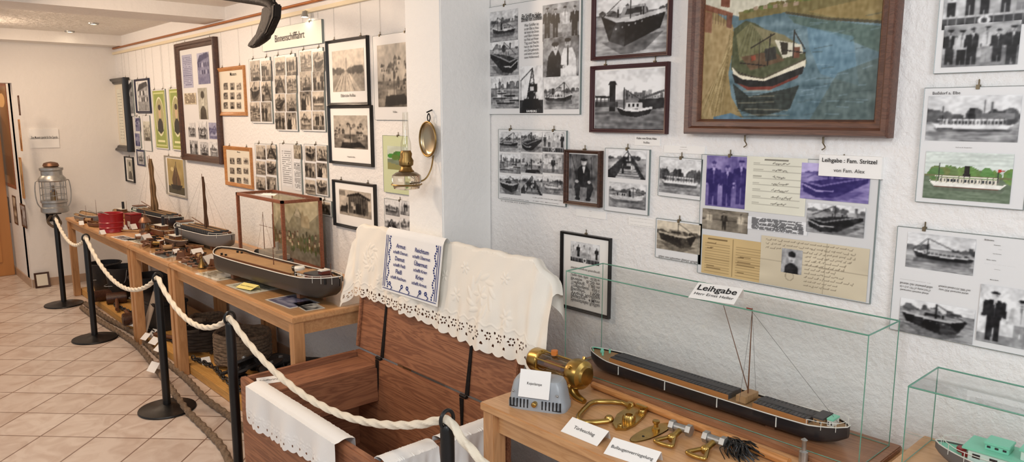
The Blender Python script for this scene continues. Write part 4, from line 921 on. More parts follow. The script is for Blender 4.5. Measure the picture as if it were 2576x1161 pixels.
def mastset(r,x,z0,h,mat,rig=(),boom=None,rad=.003):
    B().cyl((x,0,z0),(x,0,z0+h),rad,rad*.5,seg=8).obj('mast',mat,r)
    if boom: B().cyl((x,0,z0+.01),(x+boom[0],0,z0+boom[1]),rad*.7,rad*.4,seg=8).obj('derrick_boom',mat,r)
    if rig:
        a=B()
        for p in rig: a.cyl((x,0,z0+h*.96),p,.0005,seg=5)
        a.obj('rigging',inkg,r)
winm=M('dark_window',(30,38,45),.1)
def cabin(r,x,z,lx,ly,lz,wm,roofm,nwin=3):
    B().box((x,0,z+lz/2),(lx,ly,lz)).obj('cabin',wm,r,bevel=.001); B().box((x,0,z+lz+.003),(lx*1.08,ly*1.1,.006)).obj('cabin_roof',roofm,r,bevel=.001)
    a=B()
    for sy in(-1,1):
        for k in range(nwin): a.box((x-lx/2+lx*(k+.5)/nwin,sy*ly/2,z+lz*.6),(lx/nwin*.45,.002,lz*.35))
    a.obj('cabin_window',winm,r)
def rails(r,pts,z0,mat=None,rad=.001,posts=None):
    mat=mat or hwht
    for sg in(-1,1):
        a=B().tube([(x,sg*y,z) for x,y,z in pts],rad,6)
        for x,y,z in (posts or pts): a.cyl((x,sg*y,z0),(x,sg*y,z),rad*.9,seg=6)
        a.obj('handrail',mat,r)
hullblk=M('black_hull',(26,27,32),.35); hwht=M('white_paint',(222,222,215),.4); dkgrey=M('charcoal_deck',(62,63,66),.6); tan=M('tan_planking',(166,130,90),.5,var=.2,vs=30,stretch=(1,10,1)); brown=M('brown_varnish',(104,66,42),.4); hgrey=M('grey_hull',(104,102,102),.5); redp=M('red_paint',(150,26,34),.3); mint=M('mint_green_paint',(128,206,178),.4); mintl=M('pale_mint_paint',(206,226,216),.4); dred=M('dark_red_cabin',(104,46,38),.5)
r,top=ship('long black river barge model with grey hatch covers and hinged mast',(-1.3,2.03,.7665),pi,.97,.125,.046,hullblk,tan,hwht,bow=.13,stern=.09,stand=brown,z0=.006)
for (xa,xb) in ((-.125,.36),(-.385,-.21)):
    a=B(); n=int((xb-xa)/.0125)
    for k in range(n): a.box((xa+(k+.5)*(xb-xa)/n,0,.058),((xb-xa)/n*.92,.074,.014))
    a.box(((xa+xb)/2,0,.052),(xb-xa,.078,.014)).box(((xa+xb)/2,0,.066),(xb-xa,.026,.003)); a.obj('hatch_cover',dkgrey,r,bevel=.0006)
    for sg in(-1,1): B().box(((xa+xb)/2,sg*.04,.054),(xb-xa,.003,.016)).obj('hatch_coaming',M('orange_varnish',(172,116,66),.4),r)
B().box((-.168,0,.06),(.034,.078,.022)).obj('mast_house',tan,r,bevel=.001)
mastset(r,-.17,.07,.275,brown,rig=((-.46,0,.06),(-.17,.05,.055),(-.17,-.05,.055)),boom=(.1,.265),rad=.0024)
B().box((-.16,0,.34),(.02,.001,.008)).obj('pennant',redp,r)
cabin(r,-.41,.05,.03,.06,.02,tan,dkgrey,2); cabin(r,-.44,.05,.018,.04,.022,hwht,mint,2)
rails(r,[(-.48,.008,.078),(-.465,.038,.076),(-.43,.055,.074),(-.39,.06,.072)],.05)
B().lathe([(.006,0),(.008,.004),(.005,.016),(.001,.018)],(.43,0,.055)).tube([(.455,.02,.062),(.475,0,.066),(.455,-.02,.062)],.002,6).cyl((.41,.02,.055),(.41,.02,.07),.004).cyl((.41,-.02,.055),(.41,-.02,.07),.004).obj('windlass',mint,r)
for s_ in (-.3,-.1,.1,.3): B().box((s_,.063,.035),(.003,.002,.03)).obj('fender_post',hwht,r)
r,top=ship('green and white motor ship model with a long superstructure',(-.29,2.02,.8195),pi,.6,.12,.04,hgrey,mint,hwht,bow=.22,stern=.15,z0=.001)
cabin(r,.05,.038,.33,.085,.03,mintl,mint,9); cabin(r,.06,.074,.1,.06,.022,mintl,mint,3); cabin(r,.16,.074,.05,.05,.014,mint,mint,3)
rails(r,[(.285,.008,.066),(.26,.035,.064),(.22,.05,.06),(.1,.056,.058),(-.1,.056,.058)],.036)
mastset(r,.08,.1,.05,hwht); B().lathe([(.01,0),(.012,.01),(.01,.014)],(.24,0,.038)).box((.225,.02,.044),(.014,.012,.01)).obj('deck_gear',redp,r)
p0=T(1492,966,.765);p1=T(1985,1162,.765)
tag(B().cyl((*p0,.764),(*p1,.764),.012,.013,16).obj('wooden_pole',orangew),'long round varnished wooden pole lying in front of the glass case','pole')
gx,gy=T(1358,1018,.75); ga=math.radians(28)
r=thing('enamel_lamp_housing','grey enamel electrical housing with vent slots and a brass knob','lamp',(gx,gy,.75),ga)
greyp=M('grey_enamel',(160,166,172),.3)
w,d,h=.2,.11,.1
vs=[];fs=[];pr=[(1,0),(1,.18),(.97,.22),(.9,.6),(.84,.85),(.76,.97),(.6,1.0)]
n=28
def se(a,p=.45): c_,s_=math.cos(a),math.sin(a); return (abs(c_)**p*(1 if c_>0 else -1),abs(s_)**p*(1 if s_>0 else -1))
for k_,z_ in pr:
    for i in range(n):
        u,v=se(2*pi*i/n+pi/n); vs.append((u*w/2*k_,v*d/2*k_,h*z_))
for j in range(len(pr)-1):
    for i in range(n): fs.append((j*n+i,j*n+(i+1)%n,(j+1)*n+(i+1)%n,(j+1)*n+i))
fs.append(tuple((len(pr)-1)*n+i for i in range(n)))
B().add(vs,fs).obj('housing',greyp,r)
for sg in (-1,1):
    a=B()
    for k in range(6): a.box((sg*(.085-k*.012),-.0525,.022),(.004,.006,.028))
    a.box((sg*.055,-.0515,.008),(.066,.004,.002)); a.obj('vent_grille',ink,r)
B().cyl((0,-.05,.025),(0,-.066,.025),.009).sph((0,-.066,.025),.008,(1,.5,1),8).obj('knob',brass,r)
for sx in(-1,1): B().sph((sx*.075,-.053,.06),.004,seg=8).obj('screw',steel,r)
r=thing('label_card','white label card leaning on the grey housing','label',(gx+math.sin(ga)*.062-.004,gy-math.cos(ga)*.062,.796),ga,group='white label cards')
B().add([(-.052,0,0),(.052,0,0),(.052,.026,.085),(-.052,.026,.085),(-.052,.001,0),(.052,.001,0),(.052,.027,.085),(-.052,.027,.085)],[(0,1,2,3),(7,6,5,4),(0,3,7,4),(1,5,6,2),(3,2,6,7),(0,4,5,1)]).obj('card',paper,r,smooth=False)
text('Kojenlampe',.05,.011,ink,r,(0,.012,.044),rot=(math.atan2(.085,.026),0,0))
r=thing('brass_ship_lamp','polished brass cylindrical cabin lamp with glass body on a curved foot','lamp',(-1.7,1.765,.75),0)
mxl=Matrix.Translation((0,0,.088))@Matrix.Rotation(pi/2,4,'Y')@Matrix.Diagonal((1,1,1.15,1))
B().lathe([(.001,.055),(.03,.055),(.045,.058),(.05,.07),(.052,.09),(.048,.102),(.034,.108),(.03,.116),(.001,.118)],seg=28,mx=mxl,cap=False).obj('end_cap',brass,r)
B().lathe([(.001,-.118),(.02,-.118),(.036,-.11),(.042,-.1),(.042,-.07),(.036,-.066),(.001,-.065)],seg=28,mx=mxl,cap=False).obj('end_cap',brass,r)
B().lathe([(.033,-.066),(.033,.055)],seg=24,mx=mxl,cap=False).obj('glass_tube',GLASS('amber_glass',(.75,.66,.48),.3),r)
a=B()
for k in range(6):
    an=k*pi/3; a.cyl(mxl@Vector((.04*math.cos(an),.04*math.sin(an),-.07)),mxl@Vector((.04*math.cos(an),.04*math.sin(an),.06)),.0028,seg=8)
a.obj('guard_bars',brass,r)
B().cyl((-.06,0,.088),(.02,0,.088),.012).obj('bulb_holder',M('amber_plastic',(170,110,50),.3),r)
for an in (.6,1.57,2.6,-2.2,-.9): B().cyl(mxl@Vector((.05*math.cos(an),.05*math.sin(an),.08)),mxl@Vector((.06*math.cos(an),.06*math.sin(an),.08)),.006,seg=10).obj('thumb_screw',brass,r)
B().tube([(.06,0,.05),(.075,-.01,.03),(.1,-.015,.014),(.14,-.02,.008)],lambda t:.024-.014*t,12).obj('curved_foot',brass,r)
B().cyl((-.1,0,.0),(-.1,0,.056),.009).obj('support',brass,r)
B().cyl((-.02,0,.126),(-.02,0,.142),.012).obj('orange_knob',M('orange_plastic',(206,120,50),.4),r)
def at(pts,Z=.758): return [(*T(a_,b2,Z),Z) for a_,b2 in pts]
hx,hy_=T(1500,1040,.75); r=thing('door_pull','squared brass grab handle with round flanges lying on the table','door fitting',(hx,hy_,.75)); o_=Vector((hx,hy_,.75))
B().tube([Vector(p)-o_ for p in at([(1530,1058),(1500,1061),(1472,1062),(1460,1059),(1454,1052),(1456,1044),(1468,1030),(1482,1016),(1492,1011),(1504,1009),(1540,1010),(1566,1012),(1584,1020)],.762)],.0085,12,smooth=False).obj('handle_bar',brass,r)
for p_ in ((1532,1057),(1586,1022)): q=Vector((*T(*p_,.7515),.7515))-o_; B().lathe([(.015,0),(.015,.008),(.009,.016)],q).obj('flange',brass,r)
def plate(name,label,pts,Z0=.7505,tk=.005):
    P=[T(a_,b2,Z0) for a_,b2 in pts]; cx_=sum(p[0] for p in P)/len(P); cy_=sum(p[1] for p in P)/len(P)
    r=thing(name,label,'door fitting',(cx_,cy_,Z0)); B().prism([(p[0]-cx_,p[1]-cy_) for p in P],0,tk).obj('plate',brass,r,bevel=.0015)
    return r,cx_,cy_
def ov(pxc,pyc,ax,ay,bx_,by_,n=28):
    return [(pxc+ax*math.cos(t)+bx_*math.sin(t),pyc+ay*math.cos(t)+by_*math.sin(t)) for t in np.linspace(0,2*pi,n+1)[:-1]]
r,cx_,cy_=plate('brass_latch','diamond shaped brass door latch with round boss',[(1540,1068),(1552,1045),(1575,1030),(1600,1022),(1630,1018),(1634,1030),(1620,1052),(1598,1072),(1575,1083),(1548,1082)],tk=.008)
for px_,py_,rr_,hh_ in ((1582,1057,.021,.02),(1615,1038,.012,.012),(1560,1072,.008,.008)):
    q=T(px_,py_,.7585); B().lathe([(rr_,0),(rr_,hh_*.6),(rr_*.8,hh_),(rr_*.55,hh_),(rr_*.5,hh_*.5),(.001,hh_*.5)],(q[0]-cx_,q[1]-cy_,.008),cap=False).obj('boss',brass,r)
q=T(1614,1032,.76); B().box((q[0]-cx_,q[1]-cy_,.024),(.045,.014,.008)).obj('thumb_lever',brass,r,bevel=.002)
r,cx_,cy_=plate('brass_escutcheon','long oval brass keyhole plate with a small knob',ov(1637,1088,52,-21,9,12),tk=.003)
q=T(1650,1080,.754); a=B().lathe([(.012,0),(.012,.006),(.007,.01),(.007,.02),(.011,.024),(.011,.03),(.001,.032)],(q[0]-cx_,q[1]-cy_,.003)); a.obj('knob',brass,r)
q=T(1618,1096,.754); B().lathe([(.004,0),(.004,.0012)],(q[0]-cx_,q[1]-cy_,.0028)).obj('keyhole',ink,r)
def hasp(pc,pe):
    Z=.762; c_=Vector((*T(*pc,Z),Z)); e=Vector((*T(*pe,Z),Z+.012)); d_=(e-c_); d_.z=0; d_.normalize(); n_=Vector((-d_.y,d_.x,0))
    r=thing('brass_swing_bolt','brass porthole swing bolt with triangular ring handle','door fitting',(c_.x,c_.y,.75),group='brass porthole bolts')
    o_=Vector((c_.x,c_.y,.75)); lp=[(c_+d_*a_+n_*b2)-o_ for a_,b2 in ((-.02,0),(-.018,-.022),(-.01,-.027),(.012,-.018),(.034,-.008),(.036,0),(.034,.008),(.012,.018),(-.01,.027),(-.018,.022))]
    B().tube(lp,.0065,10,closed=True).obj('ring_handle',brass,r)
    B().cyl(c_+d_*.034-o_,c_+d_*.095+Vector((0,0,.008))-o_,.0105,.009).sph(c_+d_*.036-o_,.014,seg=8).obj('shank',brass,r)
    up=Vector((0,0,.012))
    B().cyl(c_+d_*.09+n_*.03+up-o_,c_+d_*.09-n_*.03+up-o_,.012).obj('cross_pin',steel,r)
    for sg in (-1,1): B().cyl(c_+d_*.09+n_*.02*sg+up-o_,c_+d_*.09+n_*.035*sg+up-o_,.018,seg=6).obj('nut',steel,r)
hasp((1675,1110),(1735,1070)); hasp((1757,1140),(1825,1098))
bx,by=T(1852,1132,.75); r=thing('cord_bundle','bundle of thin black cords spilling over the table','cord',(bx,by,.75)); a=B(); rr_=random.Random(4)
for k in range(70):
    an=rr_.uniform(-1.5,.5); L_=rr_.uniform(.04,.085); x0_=rr_.uniform(-.02,.02); y0_=rr_.uniform(-.012,.012); w1=rr_.uniform(-.012,.012)
    a.tube([(x0_-.02,y0_+.01,.012+rr_.uniform(0,.012)),(x0_+L_*.3*math.cos(an),y0_+L_*.3*math.sin(an)+w1,.02+rr_.uniform(0,.014)),(x0_+L_*.7*math.cos(an)+w1,y0_+L_*.7*math.sin(an),.01+rr_.uniform(0,.01)),(x0_+L_*math.cos(an+.2),y0_+L_*math.sin(an+.2),.003)],.0014,5)
a.obj('cord_strands',black,r)['kind']='stuff'
mx_,my_=T(2020,1160,.75); tag(B().lathe([(.012,0),(.012,.03),(.006,.034),(.006,.06),(.009,.064),(.001,.07)],(0,0,0)).obj('steel_pin',steel,loc=(mx_,my_,.75)),'small steel turned pin standing on the table','fitting')
tent((1410,1084),(1502,1122),.062,.5,lines=[('Türbeschlag',.24,.0)],lab='folded white label card beside the brass fittings')
tent((1518,1140),(1640,1180),.062,.5,lines=[('Bullaugenverriegelung',.22,.0)],lab='folded white label card at the table edge')
# ------------------------------------------------------------------ models on far tables
def tz(px_,py_,Z=.75): x,y=T(px_,py_,Z); return (max(-7.7,x),min(2.08,max(1.57,y)),Z)
r,top=ship('large wooden barge model with tan deck and dark hull',(-3.86,1.72,.7575),.1,1.25,.2,.1,M('dark_brown_hull',(54,46,40),.45),tan,hwht,bow=.16,stern=.1,stand=brown,z0=.02)
B().box((-.1,0,.114),(.74,.13,.012)).obj('hatch_cover',M('canvas_tan',(166,132,92),.7,var=.15,vs=12),r,bevel=.003)
for sg in(-1,1): B().box((-.1,sg*.068,.112),(.76,.006,.02)).obj('hatch_coaming',brown,r)
cabin(r,.44,.11,.1,.1,.024,dred,dkgrey,4); cabin(r,.49,.14,.035,.05,.016,dred,hwht,2); cabin(r,.34,.11,.06,.09,.018,hwht,tan,2)
mastset(r,.0,.12,.1,brown); mastset(r,.55,.12,.08,brown)
rails(r,[(.36,.088,.138),(.44,.086,.138),(.5,.078,.14),(.55,.06,.145),(.6,.03,.15)],.105,rad=.0014)
for x_ in (-.5,-.45,.3,.57):
    for sg in(-1,1): B().cyl((x_,sg*.05,.105),(x_,sg*.05,.13),.007).obj('bollard',black,r)
B().lathe([(.025,0),(.03,.02),(.025,.026),(.001,.027)],(.26,0,.12)).obj('deck_bucket',hwht,r)
tag(B().lathe([(.028,0),(.034,.02),(.03,.024)],seg=18).obj('round_tin',black,loc=(-3.62,1.745,.878)),'small round black tin standing on the barge deck','tin')
x0,x1,y0,y1,z0,z1=-4.72,-4.05,1.87,2.13,.7575,1.205
r=thing('wooden_display_case','glazed display case with red brown wooden frame and painted backdrop','display case',((x0+x1)/2,(y0+y1)/2,z0)); w=x1-x0;d=y1-y0;h=z1-z0; fr=.019
a=B()
for sx in(-1,1):
    for sy in(-1,1): a.box((sx*(w/2-fr/2),sy*(d/2-fr/2),h/2),(fr,fr,h))
for zz in (fr/2,h-fr/2):
    for sy in(-1,1): a.box((0,sy*(d/2-fr/2),zz),(w,fr,fr))
    for sx in(-1,1): a.box((sx*(w/2-fr/2),0,zz),(fr,d,fr))
a.box((0,0,.005),(w,d,.01)); a.obj('frame',WOOD('reddish_case_frame',(120,70,48),(144,88,62),.35,0,2),r,bevel=.002)
quad('glass_pane',[(-w/2+.01,-d/2+.006,.01),(w/2-.01,-d/2+.006,.01),(w/2-.01,-d/2+.006,h-.01),(-w/2+.01,-d/2+.006,h-.01)],glass,r)
quad('glass_pane',[(w/2-.006,-d/2+.01,.01),(w/2-.006,d/2-.01,.01),(w/2-.006,d/2-.01,h-.01),(w/2-.006,-d/2+.01,h-.01)],glass,r)
quad('glass_pane',[(-w/2+.01,-d/2+.01,h-.006),(w/2-.01,-d/2+.01,h-.006),(w/2-.01,d/2-.01,h-.006),(-w/2+.01,d/2-.01,h-.006)],glass,r)
def alps(c,r_):
    c.a[:]=(.72,.68,.56); c.noise(.07,5,5,r_); c.poly([(0,.4),(.2,.75),(.35,.55),(.55,.85),(.75,.6),(1,.8),(1,0),(0,0)],(.56,.53,.43)); c.poly([(.2,.75),(.28,.6),(.14,.62)],(.7,.66,.57)); c.poly([(.55,.85),(.63,.68),(.48,.7)],(.7,.66,.57)); c.poly([(0,.3),(.3,.45),(.6,.35),(1,.5),(1,0),(0,0)],(.45,.42,.31)); c.rect(0,0,1,.18,(.5,.48,.42))
    for k in range(60): c.ell(r_.random(),r_.uniform(.15,.45),.018,.045,(.3+r_.random()*.14,.29+r_.random()*.12,.2))
    for k in range(16): x=r_.random(); y=r_.uniform(.2,.4); c.rect(x,y,x+.03,y+.05,(.76,.69,.57)); c.poly([(x-.01,y+.05),(x+.04,y+.05),(x+.015,y+.09)],(.46,.31,.24))
    c.poly([(.62,.55),(.62,.72),(.66,.79),(.7,.72),(.76,.75),(.8,.68),(.8,.55)],(.66,.6,.48)); c.noise(.08,24,24,r_)
photo(alps,'color',w-.03,h-.04,r,(0,d/2-.018,h/2),res=R2,name='backdrop')
vs,fs,top=hull(.5,.1,.05); vs=[(p[0],p[1]-.04,p[2]+.012) for p in vs]; B().add(vs,fs).obj('model_hull',hgrey,r)
B().box((0,-.04,.075),(.3,.07,.03)).box((.02,-.04,.1),(.12,.05,.02)).cyl((.05,-.04,.1),(.05,-.04,.16),.01).obj('model_superstructure',M('pale_grey_paint',(170,160,148),.6),r)
a=B()
for xx in (-.14,.0,.16): a.cyl((xx,-.04,.06),(xx,-.04,.33),.0025,.0015); a.cyl((xx-.06,-.04,.24),(xx+.06,-.04,.24),.0015)
for xx,x2 in ((-.14,-.25),(-.14,.0),(.0,.16),(.16,.25)): a.cyl((xx,-.04,.32),(x2,-.04,.07),.0006,seg=5)
a.obj('model_rigging',brown,r)
tent((655,490),(690,492),.03,.3,Z=1.2065,lab='small white label card on the wooden case')
sailm=M('brown_canvas',(92,64,44),.9,var=.35,bump=.3)
def sailship(label,cx_,cy_,L,Bm,hm,dm,mastx,mh,hatch=True,sailw=.02,sc_=sailm,rz=.08,gaff=False):
    r,top=ship(label,(cx_,cy_,.752),rz,L,Bm,.085,hm,dm,hwht,bow=.2,stern=.15,stand=brown,z0=.02); zt=.105
    if hatch:
        a=B(); n=18
        for k in range(n): a.box((-L*.3+L*.6*(k+.5)/n,0,zt+.012),(L*.6/n*.7,Bm*.72,.022))
        a.box((0,0,zt+.004),(L*.6,Bm*.7,.014)); a.obj('hatch_cover',dkgrey,r,bevel=.001)
        for dy in (0,.25,-.25): B().box((0,Bm*dy,zt+.026),(L*.6,.008,.006)).obj('hatch_beam',tan,r)
    cabin(r,-L*.38,zt,L*.1,Bm*.5,.035,hwht,brown,3)
    mastset(r,mastx,zt,mh,brown,rig=((L*.45,0,zt+.01),(-L*.42,0,zt+.01),(mastx,Bm*.45,zt),(mastx,-Bm*.45,zt)),rad=.004)
    vs=[];fs=[];n,m=26,28
    for i in range(m):
        t=i/(m-1); z=zt+.03+mh*.88*t; wd=sailw*(1.15-.5*t)*(1+.12*math.sin(t*17))
        for j in range(n):
            u=2*pi*j/n; rr=1+.22*math.sin(6*u+t*3); vs.append((mastx+.008+wd*.9*rr*(.5+.5*math.cos(u)),wd*.4*rr*math.sin(u),z))
    for i in range(m-1):
        for j in range(n): fs.append((i*n+j,i*n+(j+1)%n,(i+1)*n+(j+1)%n,(i+1)*n+j))
    fs.append(tuple(range(n))); fs.append(tuple((m-1)*n+j for j in range(n)))
    B().add(vs,fs).obj('furled_sail',sc_,r)
    if gaff: B().cyl((mastx+.01,0,zt+mh*.3),(mastx-.04,0,zt+mh*.98),.003,.002).obj('gaff',brown,r)
    B().cyl((mastx,0,zt+.04),(mastx-L*.25,0,zt+.08),.004,.003).obj('boom',brown,r)
    B().cyl((L*.42,.02,zt-.01),(L*.42,.02,zt+.03),.008).cyl((L*.42,-.02,zt-.01),(L*.42,-.02,zt+.03),.008).cyl((L*.42,-.03,zt+.02),(L*.42,.03,zt+.02),.008).obj('windlass',brown,r)
    rails(r,[(L*.3,Bm*.46,zt+.02),(L*.4,Bm*.36,zt+.022),(L*.48,Bm*.1,zt+.028)],zt-.01,rad=.0014)
    return r
sailship('grey sailing barge model with ribbed hatches and furled brown sail',-5.5,1.93,.86,.19,hgrey,dkgrey,.02,.42,sailw=.026)
sailship('green decked sailing barge model with tall tan sail',-6.72,1.97,1.0,.17,hullblk,M('green_deck',(92,116,102),.6),-.08,.5,sc_=M('tan_canvas',(140,112,80),.9,var=.3),sailw=.05,gaff=True)
def tug(px_,py_,L,label,hm,dm=None,sup=True):
    x,y,z=tz(px_,py_); r,top=ship(label,(x,y,.7505),.1,L,L*.24,L*.12,hm,dm or tan,hwht,bow=.35,stern=.25,z0=.002); zt=L*.11
    if sup:
        cabin(r,-L*.05,zt,L*.3,L*.13,L*.08,brown,hwht,3); B().cyl((L*.05,0,zt+L*.08),(L*.05,0,zt+L*.26),L*.03,L*.028).obj('funnel',hullblk,r)
    mastset(r,L*.25,zt,L*.3,brown,rad=.002)
    rails(r,[(L*.45,L*.02,zt+L*.06),(L*.3,L*.08,zt+L*.04),(0,L*.11,zt+L*.03),(-L*.4,L*.08,zt+L*.04)],zt,brassd,.0014)
tug(410,592,.42,'small wooden steam tug model on the table',brown); tug(445,616,.36,'small dark tug model with brown cabin',M('dark_umber_hull',(72,52,42),.5)); tug(232,556,.5,'old wooden work boat model with light deck',hgrey,sup=False); tug(310,546,.4,'flat wooden ferry model with small mast',tan); tug(372,560,.36,'slim wooden boat model beside the barges',brown); tug(195,556,.36,'grey metal boat model at the table end',steel,sup=False)
for k,(px_,py_,L,rz) in enumerate(((220,572,.26,.3),(252,580,.22,-.2),(392,590,.2,.5),(470,608,.2,.2),(490,625,.18,.4))):
    x,y,z=tz(px_,py_); r,top=ship('small open rowing boat model with benches',(x,y,.7505),rz,L,L*.3,L*.13,(brown,tan,dred,hgrey,brown)[k],brown,tan,bow=.5,stern=.25,name='rowing_boat_model',deckdz=.6,group='open rowing boat models',z0=.001)
    for s_ in(-.2,.05,.25): B().box((s_*L,0,L*.1),(L*.06,L*.24*(1-abs(s_)),.004)).obj('bench',tan,r)
for k,(px_,py_) in enumerate(((180,556),(212,562),(245,560),(268,552),(330,560),(352,572),(400,572),(430,596),(478,640),(505,655),(395,622),(420,632),(545,668),(455,650))):
    r=thing('model_winch','tiny model winch with wooden drum and side cheeks','winch model',tz(px_,py_,.757 if px_>415 else .7505),k*.7,group='model winches'); 
    for sg in(-1,1): B().prism([(-.03,0),(.03,0),(.018,.05),(-.018,.05)],0,.006,Matrix.Translation((sg*.035,0,0))@Matrix.Rotation(pi/2,4,'Z')@Matrix.Rotation(pi/2,4,'X')).obj('cheek',brown,r)
    B().cyl((-.034,0,.03),(.034,0,.03),.016).obj('drum',(brassd,tan)[k%2],r); B().tube([(.04,0,.03),(.055,0,.03),(.055,0,.055),(.07,0,.055)],.003,6,smooth=False).obj('crank',iron,r)
for k,(px_,py_) in enumerate(((185,552),(215,555),(262,568),(340,585))):
    x,y,z=tz(px_,py_); tag(B().cyl((-.15,0,.012),(.15,.02,.012),.008).box((.15,.02,.012),(.05,.03,.012)).obj('model_oar',tan,loc=(x,y,.7505)),'long wooden model oar lying on the table','oar','model oars').rotation_euler=(0,0,-.4+.3*k)
r=thing('red_drum','glossy red metal drum with raised rings','drum',tz(282,582)); B().lathe([(.09,0),(.094,.004),(.09,.01),(.09,.035),(.095,.041),(.09,.047),(.09,.075),(.095,.081),(.09,.087),(.09,.12),(.094,.146),(.096,.154),(.09,.156),(.08,.15),(.08,.135),(.001,.135)],seg=36,cap=False).obj('drum_body',redp,r); B().tube([(-.09,0,.14),(-.07,-.05,.16),(0,-.09,.168),(.07,-.05,.16),(.09,0,.14)],.003,8).obj('bail_handle',steel,r)
r=thing('red_box','small dark red wooden box with a white label','box',tz(337,574),.15); B().box((0,0,.06),(.12,.09,.12)).obj('box_body',M('dark_red_lacquer',(120,32,34),.4),r,bevel=.005); B().box((0,0,.125),(.125,.095,.012)).obj('box_lid',redp,r,bevel=.003); B().box((.02,-.047,.045),(.045,.002,.045)).obj('paper_label',paper,r)
r=thing('copper_lantern','small copper ship lantern with glass and ring handle','lantern',tz(367,590)); B().lathe([(.05,0),(.052,.01),(.045,.02),(.045,.03)],seg=24).obj('base',copper,r); B().lathe([(.036,.03),(.036,.1)],seg=24,cap=False).obj('lantern_glass',GLASS('amber_glass'),r); B().lathe([(.045,.1),(.048,.105),(.03,.135),(.016,.145),(.016,.155),(.001,.16)],seg=24).obj('cap',copper,r); B().tube([(.02*math.cos(a_),0,.17+.02*math.sin(a_)) for a_ in np.linspace(0,2*pi,11)[:-1]],.002,6,closed=True).obj('ring_handle',copper,r)
a=B()
for k in range(6): a.cyl((.043*math.cos(k*pi/3),.043*math.sin(k*pi/3),.03),(.043*math.cos(k*pi/3),.043*math.sin(k*pi/3),.102),.002,seg=6)
a.obj('guard_bars',copper,r)
def sheet(pc,w,d_,rz,kind,tint,lab,Z=.7505,nm='document_sheet'):
    x,y=T(*pc,Z); r=thing(nm,lab,'document',(x,max(1.5+d_/2+.02,y),Z),rz,group='papers on the table'); B().box((0,0,.0004),(w,d_,.0008)).obj('paper_sheet',paper,r,smooth=False)
    photo(kind,tint,w*.9,d_*.9,r,(0,0,.0014),res=.006,rot=(-pi/2,0,0),name='print')
sheet((300,600),.3,.1,.1,'doc','bw','white typed sheet lying on the table'); sheet((350,606),.3,.1,.1,'doc','cream','printed sheet lying on the table')
sheet((420,640),.25,.18,.05,'house','bw','old photograph under glass on the table'); sheet((500,660),.25,.18,.0,'boat','bw','boat photograph under glass on the table'); sheet((560,690),.3,.2,.1,'doc','sepia','document under glass on the table'); sheet((640,720),.3,.2,.05,'doc','cream','typed document under glass on the table'); sheet((735,757),.26,.17,.05,'boat','violet2','violet tinted boat photographs under glass'); sheet((775,768),.2,.1,-.1,'town','bw','town photograph under glass on the table')
for (xa,xb) in ((-5.84,-4.98),(-4.93,-3.22)):
    tag(B().box(((xa+xb)/2,1.82,.7545),(xb-xa,.6,.004)).obj('glass_plate',glass,smooth=False),'clear glass plate laid over documents on the table','glass plate','table glass plates')
rr_=random.Random(9)
for k in range(44):
    px_=rr_.uniform(365,570); py_=612+(px_-375)*.36+rr_.uniform(-14,14); x,y=T(px_,py_,.757); an=rr_.uniform(0,3)
    L_=rr_.uniform(.08,.16)
    r=thing('small_hand_tool','small dark iron boatbuilding tool with turned handle','tool',(x,min(1.85,max(1.56,y)),.757),an,group='small tools on the table')
    B().cyl((-L_/2,0,.01),(0,0,.01),.01,.006,10).obj('handle',brown,r); B().cyl((0,0,.01),(L_/2,0,.006),.005,.004,8).box((L_/2,0,.006),(.015,.035,.008)).obj('blade',iron,r)
r=thing('brass_bell','small brass bell shaped fitting on the table','fitting',(*T(508,672,.757),.757)); B().lathe([(.025,0),(.03,.003),(.02,.02),(.01,.04),(.005,.06),(.008,.065),(.001,.07)]).obj('bell_body',brassd,r); B().cyl((0,0,.068),(0,0,.085),.003).obj('stem',brassd,r)
for a_,b2,hh in (((488,645),(515,640),.055),((525,668),(548,660),.07),((365,605),(385,600),.05),((312,580),(324,578),.05),((332,577),(347,575),.05),((368,534),(386,534),.05),((610,600),(640,600),.04),((425,606),(440,604),.04),((255,590),(268,588),.04),((345,600),(358,598),.04),((402,618),(418,615),.045),((440,640),(456,637),.04),((200,566),(212,565),.04)): tent(a_,b2,hh,1.0,Z=.757,lab='small white label card beside the ship models')
tent((592,722),(630,730),.06,.3,Z=.757,mat=M('yellow_card',(226,214,130),.6),lab='small yellow label card on the glass plate',lines=[('Bremer Schleppkahn',.2,.0)])
tent((648,968),(718,958),.055,.25,Z=.5345,lines=[('Schiffertruhe',.3,.0)],lab='white label card lying on the chest till')
# ------------------------------------------------------------------ lantern on west wall
y,z=E(133,470,X=-8.2); r=thing('ship_lantern','large galvanised ship lantern with copper cap hanging by the wall','lantern',(-8.2,y,z-.245))
B().lathe([(.105,0),(.118,.01),(.118,.05),(.105,.06),(.105,.09),(.115,.1),(.115,.12)],seg=32).obj('base',steel,r)
B().lathe([(.085,.12),(.09,.2),(.085,.3)],seg=32,cap=False).obj('lens',GLASS('clear_lens',(.93,.93,.92),.3),r)
B().lathe([(.03,.12),(.03,.2),(.012,.22),(.012,.26)],seg=16).obj('burner',brassd,r)
B().lathe([(.115,.3),(.12,.31),(.115,.33),(.09,.36),(.09,.4),(.1,.41),(.1,.43),(.055,.44)],seg=32).obj('chimney_hood',steel,r)
B().lathe([(.06,.44),(.07,.45),(.06,.475),(.035,.485),(.001,.49)],seg=24).obj('copper_cap',copper,r)
a=B()
for k in range(8): an=k*pi/4; a.cyl((.11*math.cos(an),.11*math.sin(an),.11),(.11*math.cos(an),.11*math.sin(an),.31),.004,seg=8)
for zz in (.17,.24): a.tube([(.11*math.cos(q),.11*math.sin(q),zz) for q in np.linspace(0,2*pi,25)[:-1]],.003,6,closed=True)
a.obj('guard_cage',steel,r)
